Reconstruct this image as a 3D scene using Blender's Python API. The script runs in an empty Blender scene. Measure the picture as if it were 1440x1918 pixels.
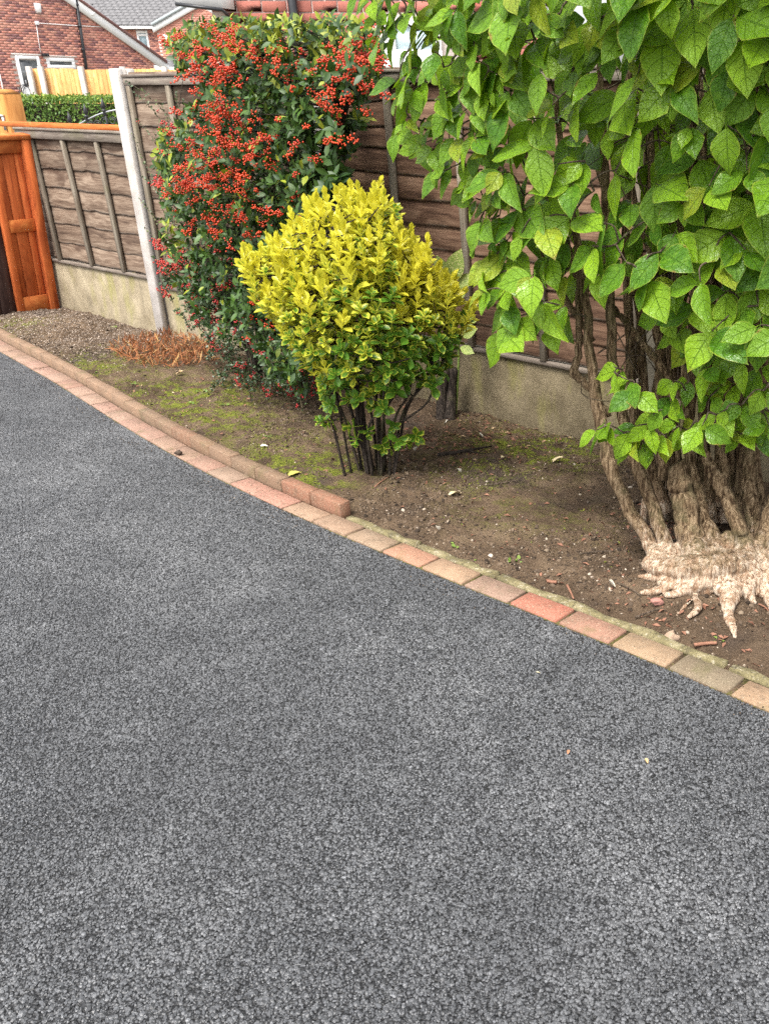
import bpy, bmesh, math, random
import numpy as np
from mathutils import Matrix, Vector

random.seed(7)
rng = np.random.default_rng(11)
C = bpy.context.scene
COL = C.collection
rad = math.radians

# ------------------------------------------------------------------ camera
FPX, CX, CY, PITCH, ROLL, EYE = 1787.8, 1059.05, 1053.3, 0.45385, -0.00236, 1.516
cam_d = bpy.data.cameras.new('camera')
cam = bpy.data.objects.new('camera', cam_d)
COL.objects.link(cam)
_cp, _sp, _cr, _sr = math.cos(PITCH), math.sin(PITCH), math.cos(ROLL), math.sin(ROLL)
_R0, _F0, _D0 = np.array([1, 0, 0.]), np.array([0, _cp, -_sp]), np.array([0, -_sp, -_cp])
_R = _cr * _R0 + _sr * _D0
_D = -_sr * _R0 + _cr * _D0
cam.matrix_world = Matrix(((_R[0], -_D[0], -_F0[0], 0), (_R[1], -_D[1], -_F0[1], 0),
                           (_R[2], -_D[2], -_F0[2], EYE), (0, 0, 0, 1)))
cam_d.sensor_fit = 'HORIZONTAL'
cam_d.sensor_width = 36
cam_d.lens = FPX / 1440 * 36
cam_d.shift_x = -(CX - 720) / 1440
cam_d.shift_y = (CY - 959) / 1440
cam_d.clip_start = 0.05
cam_d.clip_end = 600
C.camera = cam

# ------------------------------------------------------------------ light
SUN_EL, SUN_AZ = 60, -150            # azimuth clockwise from +y (camera forward)
w = bpy.data.worlds.new('World')
C.world = w
w.use_nodes = True
nt = w.node_tree
nt.nodes.clear()
sky = nt.nodes.new('ShaderNodeTexSky')
sky.sky_type = 'NISHITA'
sky.sun_disc = False
sky.sun_elevation = rad(SUN_EL)
sky.sun_rotation = rad(SUN_AZ)
sky.air_density = 1.0
sky.dust_density = 4.0
sky.ozone_density = 1.0
hs = nt.nodes.new('ShaderNodeHueSaturation')
hs.inputs['Saturation'].default_value = 0.20
hs.inputs['Value'].default_value = 1.0
bg = nt.nodes.new('ShaderNodeBackground')
bg.inputs['Strength'].default_value = 0.15
ow = nt.nodes.new('ShaderNodeOutputWorld')
nt.links.new(sky.outputs[0], hs.inputs['Color'])
nt.links.new(hs.outputs[0], bg.inputs['Color'])
nt.links.new(bg.outputs[0], ow.inputs[0])
sd = bpy.data.lights.new('sun', 'SUN')
sd.energy = 1.5
sd.angle = rad(20)
sd.color = (1.0, 0.95, 0.87)
sun = bpy.data.objects.new('sun', sd)
COL.objects.link(sun)
_az, _el = rad(SUN_AZ), rad(SUN_EL)
sv = Vector((math.sin(_az) * math.cos(_el), math.cos(_az) * math.cos(_el), math.sin(_el)))
sun.rotation_euler = sv.to_track_quat('Z', 'Y').to_euler()
C.view_settings.view_transform = 'Standard'
C.view_settings.look = 'None'
C.view_settings.gamma = 1
C.view_settings.exposure = 1.58
C.view_settings.use_curve_mapping = False
C.cycles.use_denoising = False

# ------------------------------------------------------------------ placing helpers
FA = 0.65352                                    # fence direction
T = np.array([-math.cos(FA), math.sin(FA), 0])  # along the fence, away from the camera
NN = np.array([math.sin(FA), math.cos(FA), 0])  # across the fence, away from the drive
FD = 3.631                                      # distance of the fence face


def ray(px, py):
    return (px - CX) / FPX * _R + (py - CY) / FPX * _D + _F0


def gp(px, py, z=0.0):
    d = ray(px, py)
    k = (z - EYE) / d[2]
    return np.array([d[0] * k, d[1] * k, z])


def vp(px, py, v=FD):
    d = ray(px, py)
    k = v / (d @ NN)
    p = d * k
    p[2] += EYE
    return p


def yp(px, py, y):
    d = ray(px, py)
    p = d * (y / d[1])
    p[2] += EYE
    return p


def rp(px, py, dist):
    d = ray(px, py)
    p = d / np.linalg.norm(d) * dist
    p[2] += EYE
    return p


def fl(s, v, z):
    p = s * T + v * NN
    p[2] = z
    return p


def unit(a):
    a = np.asarray(a, float)
    return a / (np.linalg.norm(a) + 1e-12)


def in_poly(x, y, P):
    r = False
    j = len(P) - 1
    for i in range(len(P)):
        xi, yi = P[i]
        xj, yj = P[j]
        if (yi > y) != (yj > y) and x < (xj - xi) * (y - yi) / (yj - yi) + xi:
            r = not r
        j = i
    return r


# kerb line: v (across) as a polynomial of s (along)
KC = [-0.00217, 0.03048, -0.12406, 0.22261, 1.94121]


def kv(s):
    s = np.maximum(s, -0.6)
    return np.where(s > 5.9, np.polyval(KC, 5.9) + 0.15 * (s - 5.9), np.polyval(KC, np.minimum(s, 5.9)))


# ------------------------------------------------------------------ object helpers
def tag(o, label=None, cat=None, group=None, kind=None):
    if label:
        o['label'] = label
    if cat:
        o['category'] = cat
    if group:
        o['group'] = group
    if kind:
        o['kind'] = kind
    return o


def link(o, parent=None):
    COL.objects.link(o)
    if parent is not None:
        o.parent = parent
    return o


def empty(name, loc=(0, 0, 0), rz=0.0, label=None, cat=None, group=None, kind=None):
    o = bpy.data.objects.new(name, None)
    o.empty_display_size = 0.1
    o.location = Vector([float(a) for a in loc])
    o.rotation_euler = (0, 0, rz)
    link(o)
    return tag(o, label, cat, group, kind)


def mesh_np(name, V, loops, counts, mat, uv=None, tint=None, smooth=False):
    me = bpy.data.meshes.new(name)
    V = np.asarray(V, np.float32)
    loops = np.asarray(loops, np.int32)
    counts = np.asarray(counts, np.int32)
    me.vertices.add(len(V))
    me.vertices.foreach_set('co', V.ravel())
    me.loops.add(len(loops))
    me.loops.foreach_set('vertex_index', loops)
    me.polygons.add(len(counts))
    st = np.concatenate([[0], np.cumsum(counts)[:-1]]).astype(np.int32)
    me.polygons.foreach_set('loop_start', st)
    me.polygons.foreach_set('loop_total', counts)
    if smooth:
        me.polygons.foreach_set('use_smooth', np.ones(len(counts), bool))
    if uv is not None:
        l = me.uv_layers.new(name='UVMap')
        l.data.foreach_set('uv', np.asarray(uv, np.float32)[loops].ravel())
    if tint is not None:
        a = me.attributes.new('tint', 'FLOAT', 'POINT')
        a.data.foreach_set('value', np.asarray(tint, np.float32))
    me.update(calc_edges=True)
    me.validate()
    if mat:
        me.materials.append(mat)
    return me


def obj(name, me, parent=None, loc=None, rz=None, color=None):
    o = bpy.data.objects.new(name, me)
    link(o, parent)
    if loc is not None:
        o.location = Vector([float(a) for a in loc])
    if rz is not None:
        o.rotation_euler = (0, 0, rz)
    if color is not None:
        o.color = (*color[:3], 1)
    return o


class MB:
    """collects shapes into one mesh"""

    def __init__(self):
        self.V, self.L, self.Cn, self.U, self.Ti, self.n = [], [], [], [], [], 0

    def add(self, V, F, uv=None, tint=0.5):
        V = np.asarray(V, float)
        self.V.append(V)
        for f in F:
            self.L.extend([i + self.n for i in f])
            self.Cn.append(len(f))
        self.U.append(np.zeros((len(V), 2)) if uv is None else np.asarray(uv))
        self.Ti.append(np.full(len(V), tint) if np.isscalar(tint) else np.asarray(tint))
        self.n += len(V)
        return self

    def addq(self, V, Q, uv, tint):
        """many equal quads: Q (m,4) array"""
        self.V.append(V)
        self.L.extend((Q + self.n).ravel().tolist())
        self.Cn.extend([4] * len(Q))
        self.U.append(uv)
        self.Ti.append(tint)
        self.n += len(V)

    def box(self, x0, x1, y0, y1, z0, z1, tint=0.5, b=0.0):
        if b > 0:
            V, F = bevel_box(x0, x1, y0, y1, z0, z1, b)
        else:
            V = [(x, y, z) for x in (x0, x1) for y in (y0, y1) for z in (z0, z1)]
            F = [(0, 1, 3, 2), (4, 6, 7, 5), (0, 4, 5, 1), (2, 3, 7, 6), (0, 2, 6, 4), (1, 5, 7, 3)]
        return self.add(V, F, tint=tint)

    def tube(self, P, R, k=8, **kw):
        V, F, uv = tube(P, R, k, **kw)
        return self.add(V, F, uv)

    def data(self, name, mat, smooth=False):
        return mesh_np(name, np.concatenate(self.V), self.L, self.Cn, mat,
                       np.concatenate(self.U), np.concatenate(self.Ti), smooth)

    def build(self, name, mat, parent=None, smooth=False, **kw):
        return obj(name, self.data(name, mat, smooth), parent, **kw)


def bevel_box(x0, x1, y0, y1, z0, z1, b):
    bm = bmesh.new()
    bmesh.ops.create_cube(bm, size=1)
    for v in bm.verts:
        v.co = Vector(((x0 + x1) / 2 + v.co.x * (x1 - x0), (y0 + y1) / 2 + v.co.y * (y1 - y0),
                       (z0 + z1) / 2 + v.co.z * (z1 - z0)))
    bmesh.ops.bevel(bm, geom=bm.edges[:], offset=b, segments=1, affect='EDGES')
    bm.verts.index_update()
    V = [tuple(v.co) for v in bm.verts]
    F = [tuple(v.index for v in f.verts) for f in bm.faces]
    bm.free()
    return V, F


def smooth_path(P, n):
    """Catmull-Rom through P"""
    P = np.asarray(P, float)
    Q = np.vstack([2 * P[0] - P[1], P, 2 * P[-1] - P[-2]])
    out = []
    m = len(P) - 1
    for i in range(n):
        t = i / (n - 1) * m
        k = min(int(t), m - 1)
        f = t - k
        a, b, c, d = Q[k], Q[k + 1], Q[k + 2], Q[k + 3]
        out.append(0.5 * ((2 * b) + (c - a) * f + (2 * a - 5 * b + 4 * c - d) * f * f + (3 * b - a - 3 * c + d) * f ** 3))
    return np.array(out)


def tube(P, R, k=8, ridge=0.0, jit=0.0, cap=True, seed=None):
    P = np.asarray(P, float)
    n = len(P)
    R = np.full(n, R, float) if np.isscalar(R) else np.interp(np.linspace(0, 1, n), np.linspace(0, 1, len(R)), R)
    r_ = np.random.default_rng(seed if seed is not None else int(rng.integers(1e9)))
    t = np.gradient(P, axis=0)
    t /= np.linalg.norm(t, axis=1)[:, None] + 1e-9
    a = np.cross(t[0], [0.3, 0.9, 0.2])
    a /= np.linalg.norm(a)
    V, uv = [], []
    ph = r_.uniform(0, 6.28, 4)
    ln = 0
    for i in range(n):
        a = a - t[i] * (a @ t[i])
        a /= np.linalg.norm(a) + 1e-9
        b = np.cross(t[i], a)
        if i:
            ln += np.linalg.norm(P[i] - P[i - 1])
        for j in range(k):
            th = 2 * math.pi * j / k
            q = 1 + ridge * (0.5 * math.sin(3 * th + ph[0] + ln * 5) + 0.35 * math.sin(5 * th + ph[1] - ln * 9) + 0.3 * math.sin(8 * th + ph[2] + ln * 14)) \
                + jit * r_.normal()
            V.append(P[i] + R[i] * q * (math.cos(th) * a + math.sin(th) * b))
            uv.append((j / k, ln))
    F = [(i * k + j, i * k + (j + 1) % k, (i + 1) * k + (j + 1) % k, (i + 1) * k + j) for i in range(n - 1) for j in range(k)]
    if cap:
        F.append(tuple(reversed(range(k))))
        F.append(tuple((n - 1) * k + j for j in range(k)))
    return np.array(V), F, np.array(uv)


# value noise for displacement in python
_perm = np.random.default_rng(5).random((64, 64))


def vnoise(x, y):
    xi, yi = np.floor(x).astype(int), np.floor(y).astype(int)
    fx, fy = x - xi, y - yi
    fx, fy = fx * fx * (3 - 2 * fx), fy * fy * (3 - 2 * fy)
    a, b = _perm[xi % 64, yi % 64], _perm[(xi + 1) % 64, yi % 64]
    c, d = _perm[xi % 64, (yi + 1) % 64], _perm[(xi + 1) % 64, (yi + 1) % 64]
    return (a * (1 - fx) + b * fx) * (1 - fy) + (c * (1 - fx) + d * fx) * fy - 0.5


def fbm(x, y, o=4):
    s, a = 0, 1.0
    for i in range(o):
        s = s + a * vnoise(x * 2 ** i + 7.3 * i, y * 2 ** i + 3.1 * i)
        a *= 0.5
    return s


# ------------------------------------------------------------------ materials
class Mat:
    def __init__(self, name, rough=0.7, spec=0.5):
        self.m = bpy.data.materials.new(name)
        self.m.use_nodes = True
        self.t = self.m.node_tree
        self.p = self.t.nodes['Principled BSDF']
        self.p.inputs['Roughness'].default_value = rough
        self.p.inputs['Specular IOR Level'].default_value = spec

    def n(self, typ, ins=None, **props):
        nd = self.t.nodes.new('ShaderNode' + typ)
        for k, v in props.items():
            setattr(nd, k, v)
        for k, v in (ins or {}).items():
            self.put(nd.inputs[k], v)
        return nd

    def put(self, sock, v):
        if isinstance(v, bpy.types.NodeSocket):
            self.t.links.new(v, sock)
        elif isinstance(v, (tuple, list)) and len(v) == 3 and sock.type == 'RGBA':
            sock.default_value = (*v, 1)
        else:
            sock.default_value = v

    def noise(self, vec, scale, detail=4, rough=0.55, dist=0.0):
        return self.n('TexNoise', {'Vector': vec, 'Scale': scale, 'Detail': detail, 'Roughness': rough, 'Distortion': dist}).outputs[0]

    def mix(self, f, a, b, mode='MIX'):
        nd = self.n('Mix', data_type='RGBA', blend_type=mode)
        self.put(nd.inputs[0], f)
        self.put(nd.inputs[6], a)
        self.put(nd.inputs[7], b)
        return nd.outputs[2]

    def math(self, op, a, b=0.0, c=0.0, clamp=False):
        nd = self.n('Math', operation=op, use_clamp=clamp)
        self.put(nd.inputs[0], a)
        self.put(nd.inputs[1], b)
        self.put(nd.inputs[2], c)
        return nd.outputs[0]

    def ramp(self, f, stops):
        nd = self.n('ValToRGB', {'Fac': f})
        e = nd.color_ramp.elements
        while len(e) < len(stops):
            e.new(0.5)
        for q, (p, c) in zip(e, stops):
            q.position = p
            q.color = (*c, 1) if not np.isscalar(c) else (c, c, c, 1)
        return nd.outputs[0]

    def sstep(self, f, a, b):
        nd = self.n('MapRange', {'Value': f, 'From Min': a, 'From Max': b}, interpolation_type='SMOOTHSTEP')
        return nd.outputs[0]

    def scale(self, vec, s):
        return self.n('Mapping', {'Vector': vec, 'Scale': s}).outputs[0]

    def coord(self, k='Object'):
        return self.n('TexCoord').outputs[k]

    def shifted(self, k='Object'):
        """coordinates moved by a random amount per object, so shared meshes differ"""
        oi = self.n('ObjectInfo')
        r = self.math('MULTIPLY', oi.outputs['Random'], 37.0)
        cb = self.n('CombineXYZ', {0: r, 1: r, 2: self.math('MULTIPLY', r, 1.7)}).outputs[0]
        return self.n('VectorMath', {0: self.coord(k), 1: cb}, operation='ADD').outputs[0]

    def rnd(self):
        return self.n('ObjectInfo').outputs['Random']

    def ocol(self):
        return self.n('ObjectInfo').outputs['Color']

    def pos(self):
        return self.n('NewGeometry').outputs['Position']

    def tint(self):
        return self.n('Attribute', attribute_name='tint').outputs['Fac']

    def bump(self, h, strength=0.5, dist=0.01, normal=None):
        ins = {'Height': h, 'Strength': strength, 'Distance': dist}
        if normal is not None:
            ins['Normal'] = normal
        self.last = self.n('Bump', ins).outputs[0]
        self.put(self.p.inputs['Normal'], self.last)
        return self.last

    def col(self, c):
        self.put(self.p.inputs['Base Color'], c)
        return self.m

    def rough(self, r):
        self.put(self.p.inputs['Roughness'], r)

    def leafy(self, color, amount=0.35, tcol=None):
        """adds light coming through the blade"""
        self.col(color)
        tr = self.n('BsdfTranslucent', {'Color': tcol if tcol is not None else color})
        mx = self.n('MixShader', {0: amount, 1: self.p.outputs[0], 2: tr.outputs[0]})
        o = [x for x in self.t.nodes if x.type == 'OUTPUT_MATERIAL'][0]
        self.t.links.new(mx.outputs[0], o.inputs[0])
        return self.m


def mk_asphalt(chips=False):
    m = Mat('tarmac_chip' if chips else 'tarmac', 0.55, 0.55)
    p = m.pos()
    big = m.noise(p, 0.8, 5, 0.65, 0.3)
    mid = m.noise(p, 6.0, 4, 0.65)
    f = m.math('ADD', m.math('MULTIPLY', big, 0.7), m.math('MULTIPLY', mid, 0.3))
    base = m.ramp(f, [(0.36, (0.038, 0.0395, 0.043)), (0.50, (0.064, 0.066, 0.070)), (0.64, (0.106, 0.108, 0.112))])
    if chips:
        r = m.n('Attribute', attribute_name='rnd', attribute_type='INSTANCER').outputs['Fac']
        tone = m.ramp(r, [(0.0, 0.40), (0.35, 0.82), (0.65, 1.10), (0.92, 1.32), (0.99, 1.6), (1.0, 2.2)])
        c = m.mix(1.0, base, tone, 'MULTIPLY')
        fine = m.noise(p, 700, 2, 0.6)
        m.bump(fine, 0.35, 0.002)
        m.rough(m.ramp(m.noise(p, 1.3, 2), [(0.38, 0.30), (0.62, 0.58)]))
    else:
        v = m.n('TexVoronoi', {'Vector': p, 'Scale': 130.0, 'Randomness': 1.0}, feature='F1')
        v2 = m.n('TexVoronoi', {'Vector': p, 'Scale': 260.0, 'Randomness': 1.0}, feature='F1')
        h = m.math('ADD', m.math('SUBTRACT', 1.0, v.outputs[0]), m.math('MULTIPLY', v2.outputs[0], -0.4))
        m.bump(h, 0.9, 0.006)
        c = m.mix(1.0, m.mix(m.sstep(v.outputs[0], 0.35, 0.8), base, (0.012, 0.012, 0.013)), (0.35, 0.35, 0.36), 'MULTIPLY')
    return m.col(c)


def mk_block():
    """paving block: its own colour, grit, mossy and dirty patches"""
    m = Mat('paving_block', 0.85, 0.3)
    v = m.shifted()
    p = m.pos()
    c = m.mix(m.math('MULTIPLY', m.noise(v, 14, 5, 0.65), 0.85), m.ocol(), (0.13, 0.085, 0.052))
    c = m.mix(m.math('MULTIPLY', m.sstep(m.noise(v, 26, 5, 0.7), 0.52, 0.70), 0.55), c, (0.09, 0.065, 0.042))
    c = m.mix(m.math('MULTIPLY', m.sstep(m.noise(v, 170, 3, 0.75), 0.52, 0.70), 0.7), c, (0.36, 0.29, 0.21))
    c = m.mix(m.sstep(m.noise(v, 110, 3, 0.75), 0.63, 0.70), c, (0.04, 0.03, 0.02))
    c = m.mix(m.math('MULTIPLY', m.sstep(m.noise(p, 6, 4, 0.65), 0.56, 0.75), 0.5), c, (0.10, 0.095, 0.035))
    m.bump(m.math('ADD', m.noise(v, 130, 4, 0.75), m.math('MULTIPLY', m.noise(v, 26, 3, 0.6), 0.5)), 0.7, 0.004)
    return m.col(c)


def mk_edging():
    m = Mat('mossy_edging', 0.92, 0.2)
    p = m.pos()
    c = m.ramp(m.noise(p, 14, 4, 0.7), [(0.3, (0.085, 0.072, 0.042)), (0.5, (0.165, 0.140, 0.070)), (0.7, (0.26, 0.22, 0.135))])
    c = m.mix(m.sstep(m.noise(p, 85, 4, 0.75), 0.54, 0.66), c, (0.055, 0.047, 0.032))
    c = m.mix(m.math('MULTIPLY', m.sstep(m.noise(p, 55, 4, 0.75), 0.55, 0.66), 0.8), c, (0.34, 0.30, 0.22))
    m.bump(m.noise(p, 240, 4, 0.7), 0.7, 0.004)
    return m.col(c)


def mk_soil():
    m = Mat('soil', 0.95, 0.15)
    p = m.pos()
    b = m.noise(p, 4.0, 5, 0.6, 0.3)
    c = m.ramp(b, [(0.30, (0.052, 0.034, 0.021)), (0.5, (0.100, 0.067, 0.042)), (0.72, (0.175, 0.122, 0.078))])
    g = m.noise(p, 120, 4, 0.8)
    c = m.mix(m.math('MULTIPLY', m.sstep(g, 0.50, 0.64), 0.5), c, (0.18, 0.13, 0.088))
    c = m.mix(m.sstep(m.noise(p, 1.7, 3, 0.6), 0.52, 0.72), c, (0.060, 0.045, 0.038))
    c = m.mix(m.sstep(m.noise(p, 150, 4, 0.8), 0.54, 0.66), c, (0.022, 0.016, 0.011))
    # moss: where the painted attribute allows
    mo = m.math('MULTIPLY', m.tint(), m.sstep(m.math('ADD', m.noise(p, 11, 5, 0.7), m.math('MULTIPLY', m.noise(p, 90, 3, 0.7), 0.35)), 0.63, 0.77))
    mc = m.ramp(m.noise(p, 130, 3, 0.7), [(0.35, (0.05, 0.06, 0.012)), (0.5, (0.12, 0.135, 0.02)), (0.68, (0.22, 0.23, 0.03))])
    c = m.mix(mo, c, mc)
    h = m.math('ADD', m.noise(p, 70, 5, 0.7), m.math('MULTIPLY', m.noise(p, 260, 3, 0.8), 0.5))
    m.bump(h, 0.9, 0.012)
    return m.col(c)


def mk_wood(name, cols, knot=0.5, vert=False, green=0.0, lip=None):
    m = Mat(name, 0.85, 0.2)
    v = m.shifted()
    ax = (1.1, 20, 20) if not vert else (20, 20, 1.1)
    s = m.scale(v, ax)
    warp = m.noise(m.scale(v, (1.8, 5, 5) if not vert else (5, 5, 1.8)), 1.3, 2, 0.5)
    s2 = m.n('VectorMath', {0: s, 1: m.n('CombineXYZ', {0: m.math('MULTIPLY', warp, 1.0), 1: m.math('MULTIPLY', warp, 4.0), 2: m.math('MULTIPLY', warp, 4.0)}).outputs[0]}, operation='ADD').outputs[0]
    g = m.noise(s2, 1.0, 6, 0.7, 0.3)
    fine = m.noise(m.scale(v, (4, 150, 150) if not vert else (150, 150, 4)), 1.5, 3, 0.7)
    f = m.math('ADD', m.math('MULTIPLY', g, 0.60), m.math('MULTIPLY', fine, 0.40))
    c = m.ramp(f, [(0.36, cols[0]), (0.48, cols[1]), (0.60, cols[2])])
    st = m.sstep(m.noise(m.scale(v, (0.9, 3, 3) if not vert else (3, 3, 0.9)), 2.3, 3, 0.6), 0.52, 0.72)
    c = m.mix(m.math('MULTIPLY', st, 0.85), c, cols[3])
    tone = m.math('ADD', 0.82, m.math('MULTIPLY', m.rnd(), 0.36))
    c = m.mix(1.0, c, m.n('CombineXYZ', {0: tone, 1: tone, 2: tone}).outputs[0], 'MULTIPLY')
    if knot:
        vo = m.n('TexVoronoi', {'Vector': m.scale(v, (2.6, 7, 7) if not vert else (7, 7, 2.6)), 'Scale': 1.0, 'Randomness': 1.0}, feature='F1').outputs[0]
        c = m.mix(m.math('MULTIPLY', m.math('SUBTRACT', 1.0, m.sstep(vo, 0.05, 0.2)), knot), c, cols[0])
    if lip:
        c = m.mix(m.math('MULTIPLY', m.tint(), m.sstep(m.noise(m.pos(), 9, 3, 0.6), 0.35, 0.6)), c, lip)
    if green:
        c = m.mix(m.math('MULTIPLY', m.sstep(m.noise(m.pos(), 3.5, 4, 0.6), 0.5, 0.7), green), c, (0.12, 0.12, 0.05))
    m.bump(f, 0.5, 0.004)
    return m.col(c)


def mk_concrete(name, a, b, algae=0.0, pit=1.0):
    m = Mat(name, 0.9, 0.25)
    p = m.pos()
    c = m.ramp(m.noise(p, 6, 5, 0.65), [(0.35, a), (0.65, b)])
    c = m.mix(m.sstep(m.noise(p, 150, 3, 0.7), 0.58, 0.72), c, tuple(x * 0.55 for x in a))
    c = m.mix(m.sstep(m.noise(p, 210, 2, 0.7), 0.60, 0.70), c, tuple(min(1, x * 1.25) for x in b))
    if algae:
        s = m.scale(p, (5, 5, 1.6))
        c = m.mix(m.math('MULTIPLY', m.sstep(m.noise(s, 1.2, 4, 0.65), 0.48, 0.68), algae), c, (0.20, 0.19, 0.045))
        c = m.mix(m.math('MULTIPLY', m.sstep(m.noise(m.scale(p, (9, 9, 2)), 1.4, 4, 0.7), 0.56, 0.7), algae * 0.7), c, (0.10, 0.085, 0.06))
    h = m.math('ADD', m.noise(p, 60, 4, 0.7), m.math('MULTIPLY', m.noise(p, 300, 3, 0.7), 0.6))
    m.bump(h, 0.4 * pit, 0.004)
    return m.col(c)


def mk_plain(name, c, rough=0.6, spec=0.4, var=0.15, metal=0.0, nscale=12, bump=0.15):
    m = Mat(name, rough, spec)
    m.p.inputs['Metallic'].default_value = metal
    v = m.coord()
    f = m.noise(v, nscale, 4, 0.6)
    k = m.mix(f, tuple(x * (1 - var) for x in c), tuple(min(1, x * (1 + var)) for x in c))
    if bump:
        m.bump(m.noise(v, nscale * 9, 3, 0.6), bump, 0.003)
    return m.col(k)


def mk_objcol(name, rough=0.85, var=0.25, nscale=30, bump=0.4):
    m = Mat(name, rough, 0.3)
    v = m.shifted()
    c = m.mix(m.math('MULTIPLY', m.noise(v, nscale, 4, 0.65), var * 2), m.ocol(), (0.10, 0.06, 0.05))
    m.bump(m.noise(v, nscale * 4, 4, 0.7), bump, 0.006)
    return m.col(c)


def mk_bricktint():
    m = Mat('brick_face', 0.9, 0.2)
    c = m.ramp(m.tint(), [(0.0, (0.20, 0.095, 0.10)), (0.25, (0.32, 0.145, 0.13)), (0.5, (0.54, 0.225, 0.17)), (1.0, (0.62, 0.31, 0.23))])
    c = m.mix(m.math('MULTIPLY', m.noise(m.pos(), 9, 3, 0.6), 0.2), c, (0.2, 0.09, 0.08))
    return m.col(c)


def mk_bigleaf():
    m = Mat('shrub_leaf', 0.42, 0.36)
    uv = m.n('UVMap').outputs[0]
    sp = m.n('SeparateXYZ', {0: uv})
    au = m.math('ABSOLUTE', m.math('MULTIPLY', m.math('SUBTRACT', sp.outputs[0], 0.5), 2.0))
    ph = m.math('SUBTRACT', sp.outputs[1], m.math('MULTIPLY', m.math('POWER', au, 1.4), 0.30))
    sv_ = m.math('ABSOLUTE', m.math('SINE', m.math('MULTIPLY', ph, 15.0)))
    vein = m.math('SUBTRACT', 1.0, m.sstep(sv_, 0.02, 0.20))
    mid = m.math('SUBTRACT', 1.0, m.sstep(au, 0.015, 0.055))
    vein = m.math('MAXIMUM', m.math('MULTIPLY', vein, 0.7), mid)
    net = m.n('TexVoronoi', {'Vector': m.scale(uv, (9, 17, 1)), 'Scale': 1.0}, feature='DISTANCE_TO_EDGE').outputs[0]
    netl = m.math('SUBTRACT', 1.0, m.sstep(net, 0.0, 0.09))
    t = m.tint()
    oi = m.n('ObjectInfo')
    g = m.mix(m.math('FRACT', m.math('MULTIPLY', m.math('ADD', t, oi.outputs['Random']), 7.31)), (0.050, 0.145, 0.005), (0.220, 0.375, 0.014))
    yel = m.sstep(m.math('ADD', t, m.math('MULTIPLY', oi.outputs['Color'], 0.0)), 0.90, 1.0)
    g = m.mix(m.math('MULTIPLY', yel, 0.85), g, (0.27, 0.30, 0.02))
    n1 = m.noise(m.pos(), 42, 3, 0.6)
    g = m.mix(m.math('MULTIPLY', m.sstep(n1, 0.48, 0.7), 0.45), g, (0.18, 0.33, 0.022))
    edge = m.sstep(m.math('MAXIMUM', au, m.math('MULTIPLY', sp.outputs[1], 0.98)), 0.88, 1.0)
    g = m.mix(m.math('MULTIPLY', edge, 0.6), g, (0.30, 0.34, 0.04))
    g = m.mix(m.math('MULTIPLY', vein, 0.5), g, (0.05, 0.125, 0.012))
    g = m.mix(m.math('MULTIPLY', netl, 0.07), g, (0.04, 0.10, 0.012))
    br_ = m.math('MULTIPLY', m.sstep(m.math('MAXIMUM', au, m.math('MULTIPLY', sp.outputs[1], 0.99)), 0.78, 0.98), m.sstep(m.noise(m.pos(), 14, 3, 0.6), 0.60, 0.68))
    g = m.mix(m.math('MULTIPLY', br_, 0.85), g, (0.22, 0.12, 0.03))
    sp2 = m.sstep(m.noise(m.pos(), 75, 3, 0.7), 0.70, 0.76)
    g = m.mix(m.math('MULTIPLY', sp2, 0.8), g, (0.14, 0.08, 0.025))
    h = m.math('SUBTRACT', m.math('MULTIPLY', m.noise(m.pos(), 60, 2, 0.5), 0.8), m.math('ADD', vein, m.math('MULTIPLY', netl, 0.25)))
    m.bump(h, 0.8, 0.004)
    m.rough(m.ramp(m.noise(m.pos(), 9, 2), [(0.4, 0.26), (0.6, 0.5)]))
    return m.leafy(g, 0.30, m.mix(0.5, g, (0.30, 0.48, 0.01)))


def mk_euonymus():
    m = Mat('euonymus_leaf', 0.35, 0.45)
    uv = m.n('UVMap').outputs[0]
    sp = m.n('SeparateXYZ', {0: uv})
    au = m.math('ABSOLUTE', m.math('MULTIPLY', m.math('SUBTRACT', sp.outputs[0], 0.5), 2.0))
    age = m.n('SeparateColor', {0: m.ocol()}).outputs[0]      # 0 young yellow, 1 old green
    ev = m.math('MAXIMUM', au, m.math('MULTIPLY', m.math('ABSOLUTE', m.math('SUBTRACT', sp.outputs[1], 0.45)), 1.75))
    wob = m.math('MULTIPLY', m.math('SUBTRACT', m.noise(m.pos(), 60, 3, 0.6), 0.5), 0.9)
    edge = m.sstep(m.math('ADD', m.math('SUBTRACT', ev, age), m.math('ADD', wob, m.math('MULTIPLY', m.math('SUBTRACT', m.tint(), 0.5), 0.5))), -0.32, 0.12)
    green = m.mix(m.noise(m.pos(), 25, 3, 0.6), (0.055, 0.155, 0.014), (0.115, 0.25, 0.024))
    yel = m.mix(m.noise(m.pos(), 18, 3, 0.6), (0.60, 0.58, 0.035), (0.78, 0.70, 0.08))
    yel = m.mix(m.math('MULTIPLY', age, 0.65), yel, (0.30, 0.40, 0.06))
    c = m.mix(edge, green, yel)
    mid = m.math('SUBTRACT', 1.0, m.sstep(au, 0.02, 0.10))
    c = m.mix(m.math('MULTIPLY', mid, 0.25), c, (0.30, 0.33, 0.05))
    m.bump(m.math('MULTIPLY', mid, -1.0), 0.4, 0.002)
    return m.leafy(c, 0.40)


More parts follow.
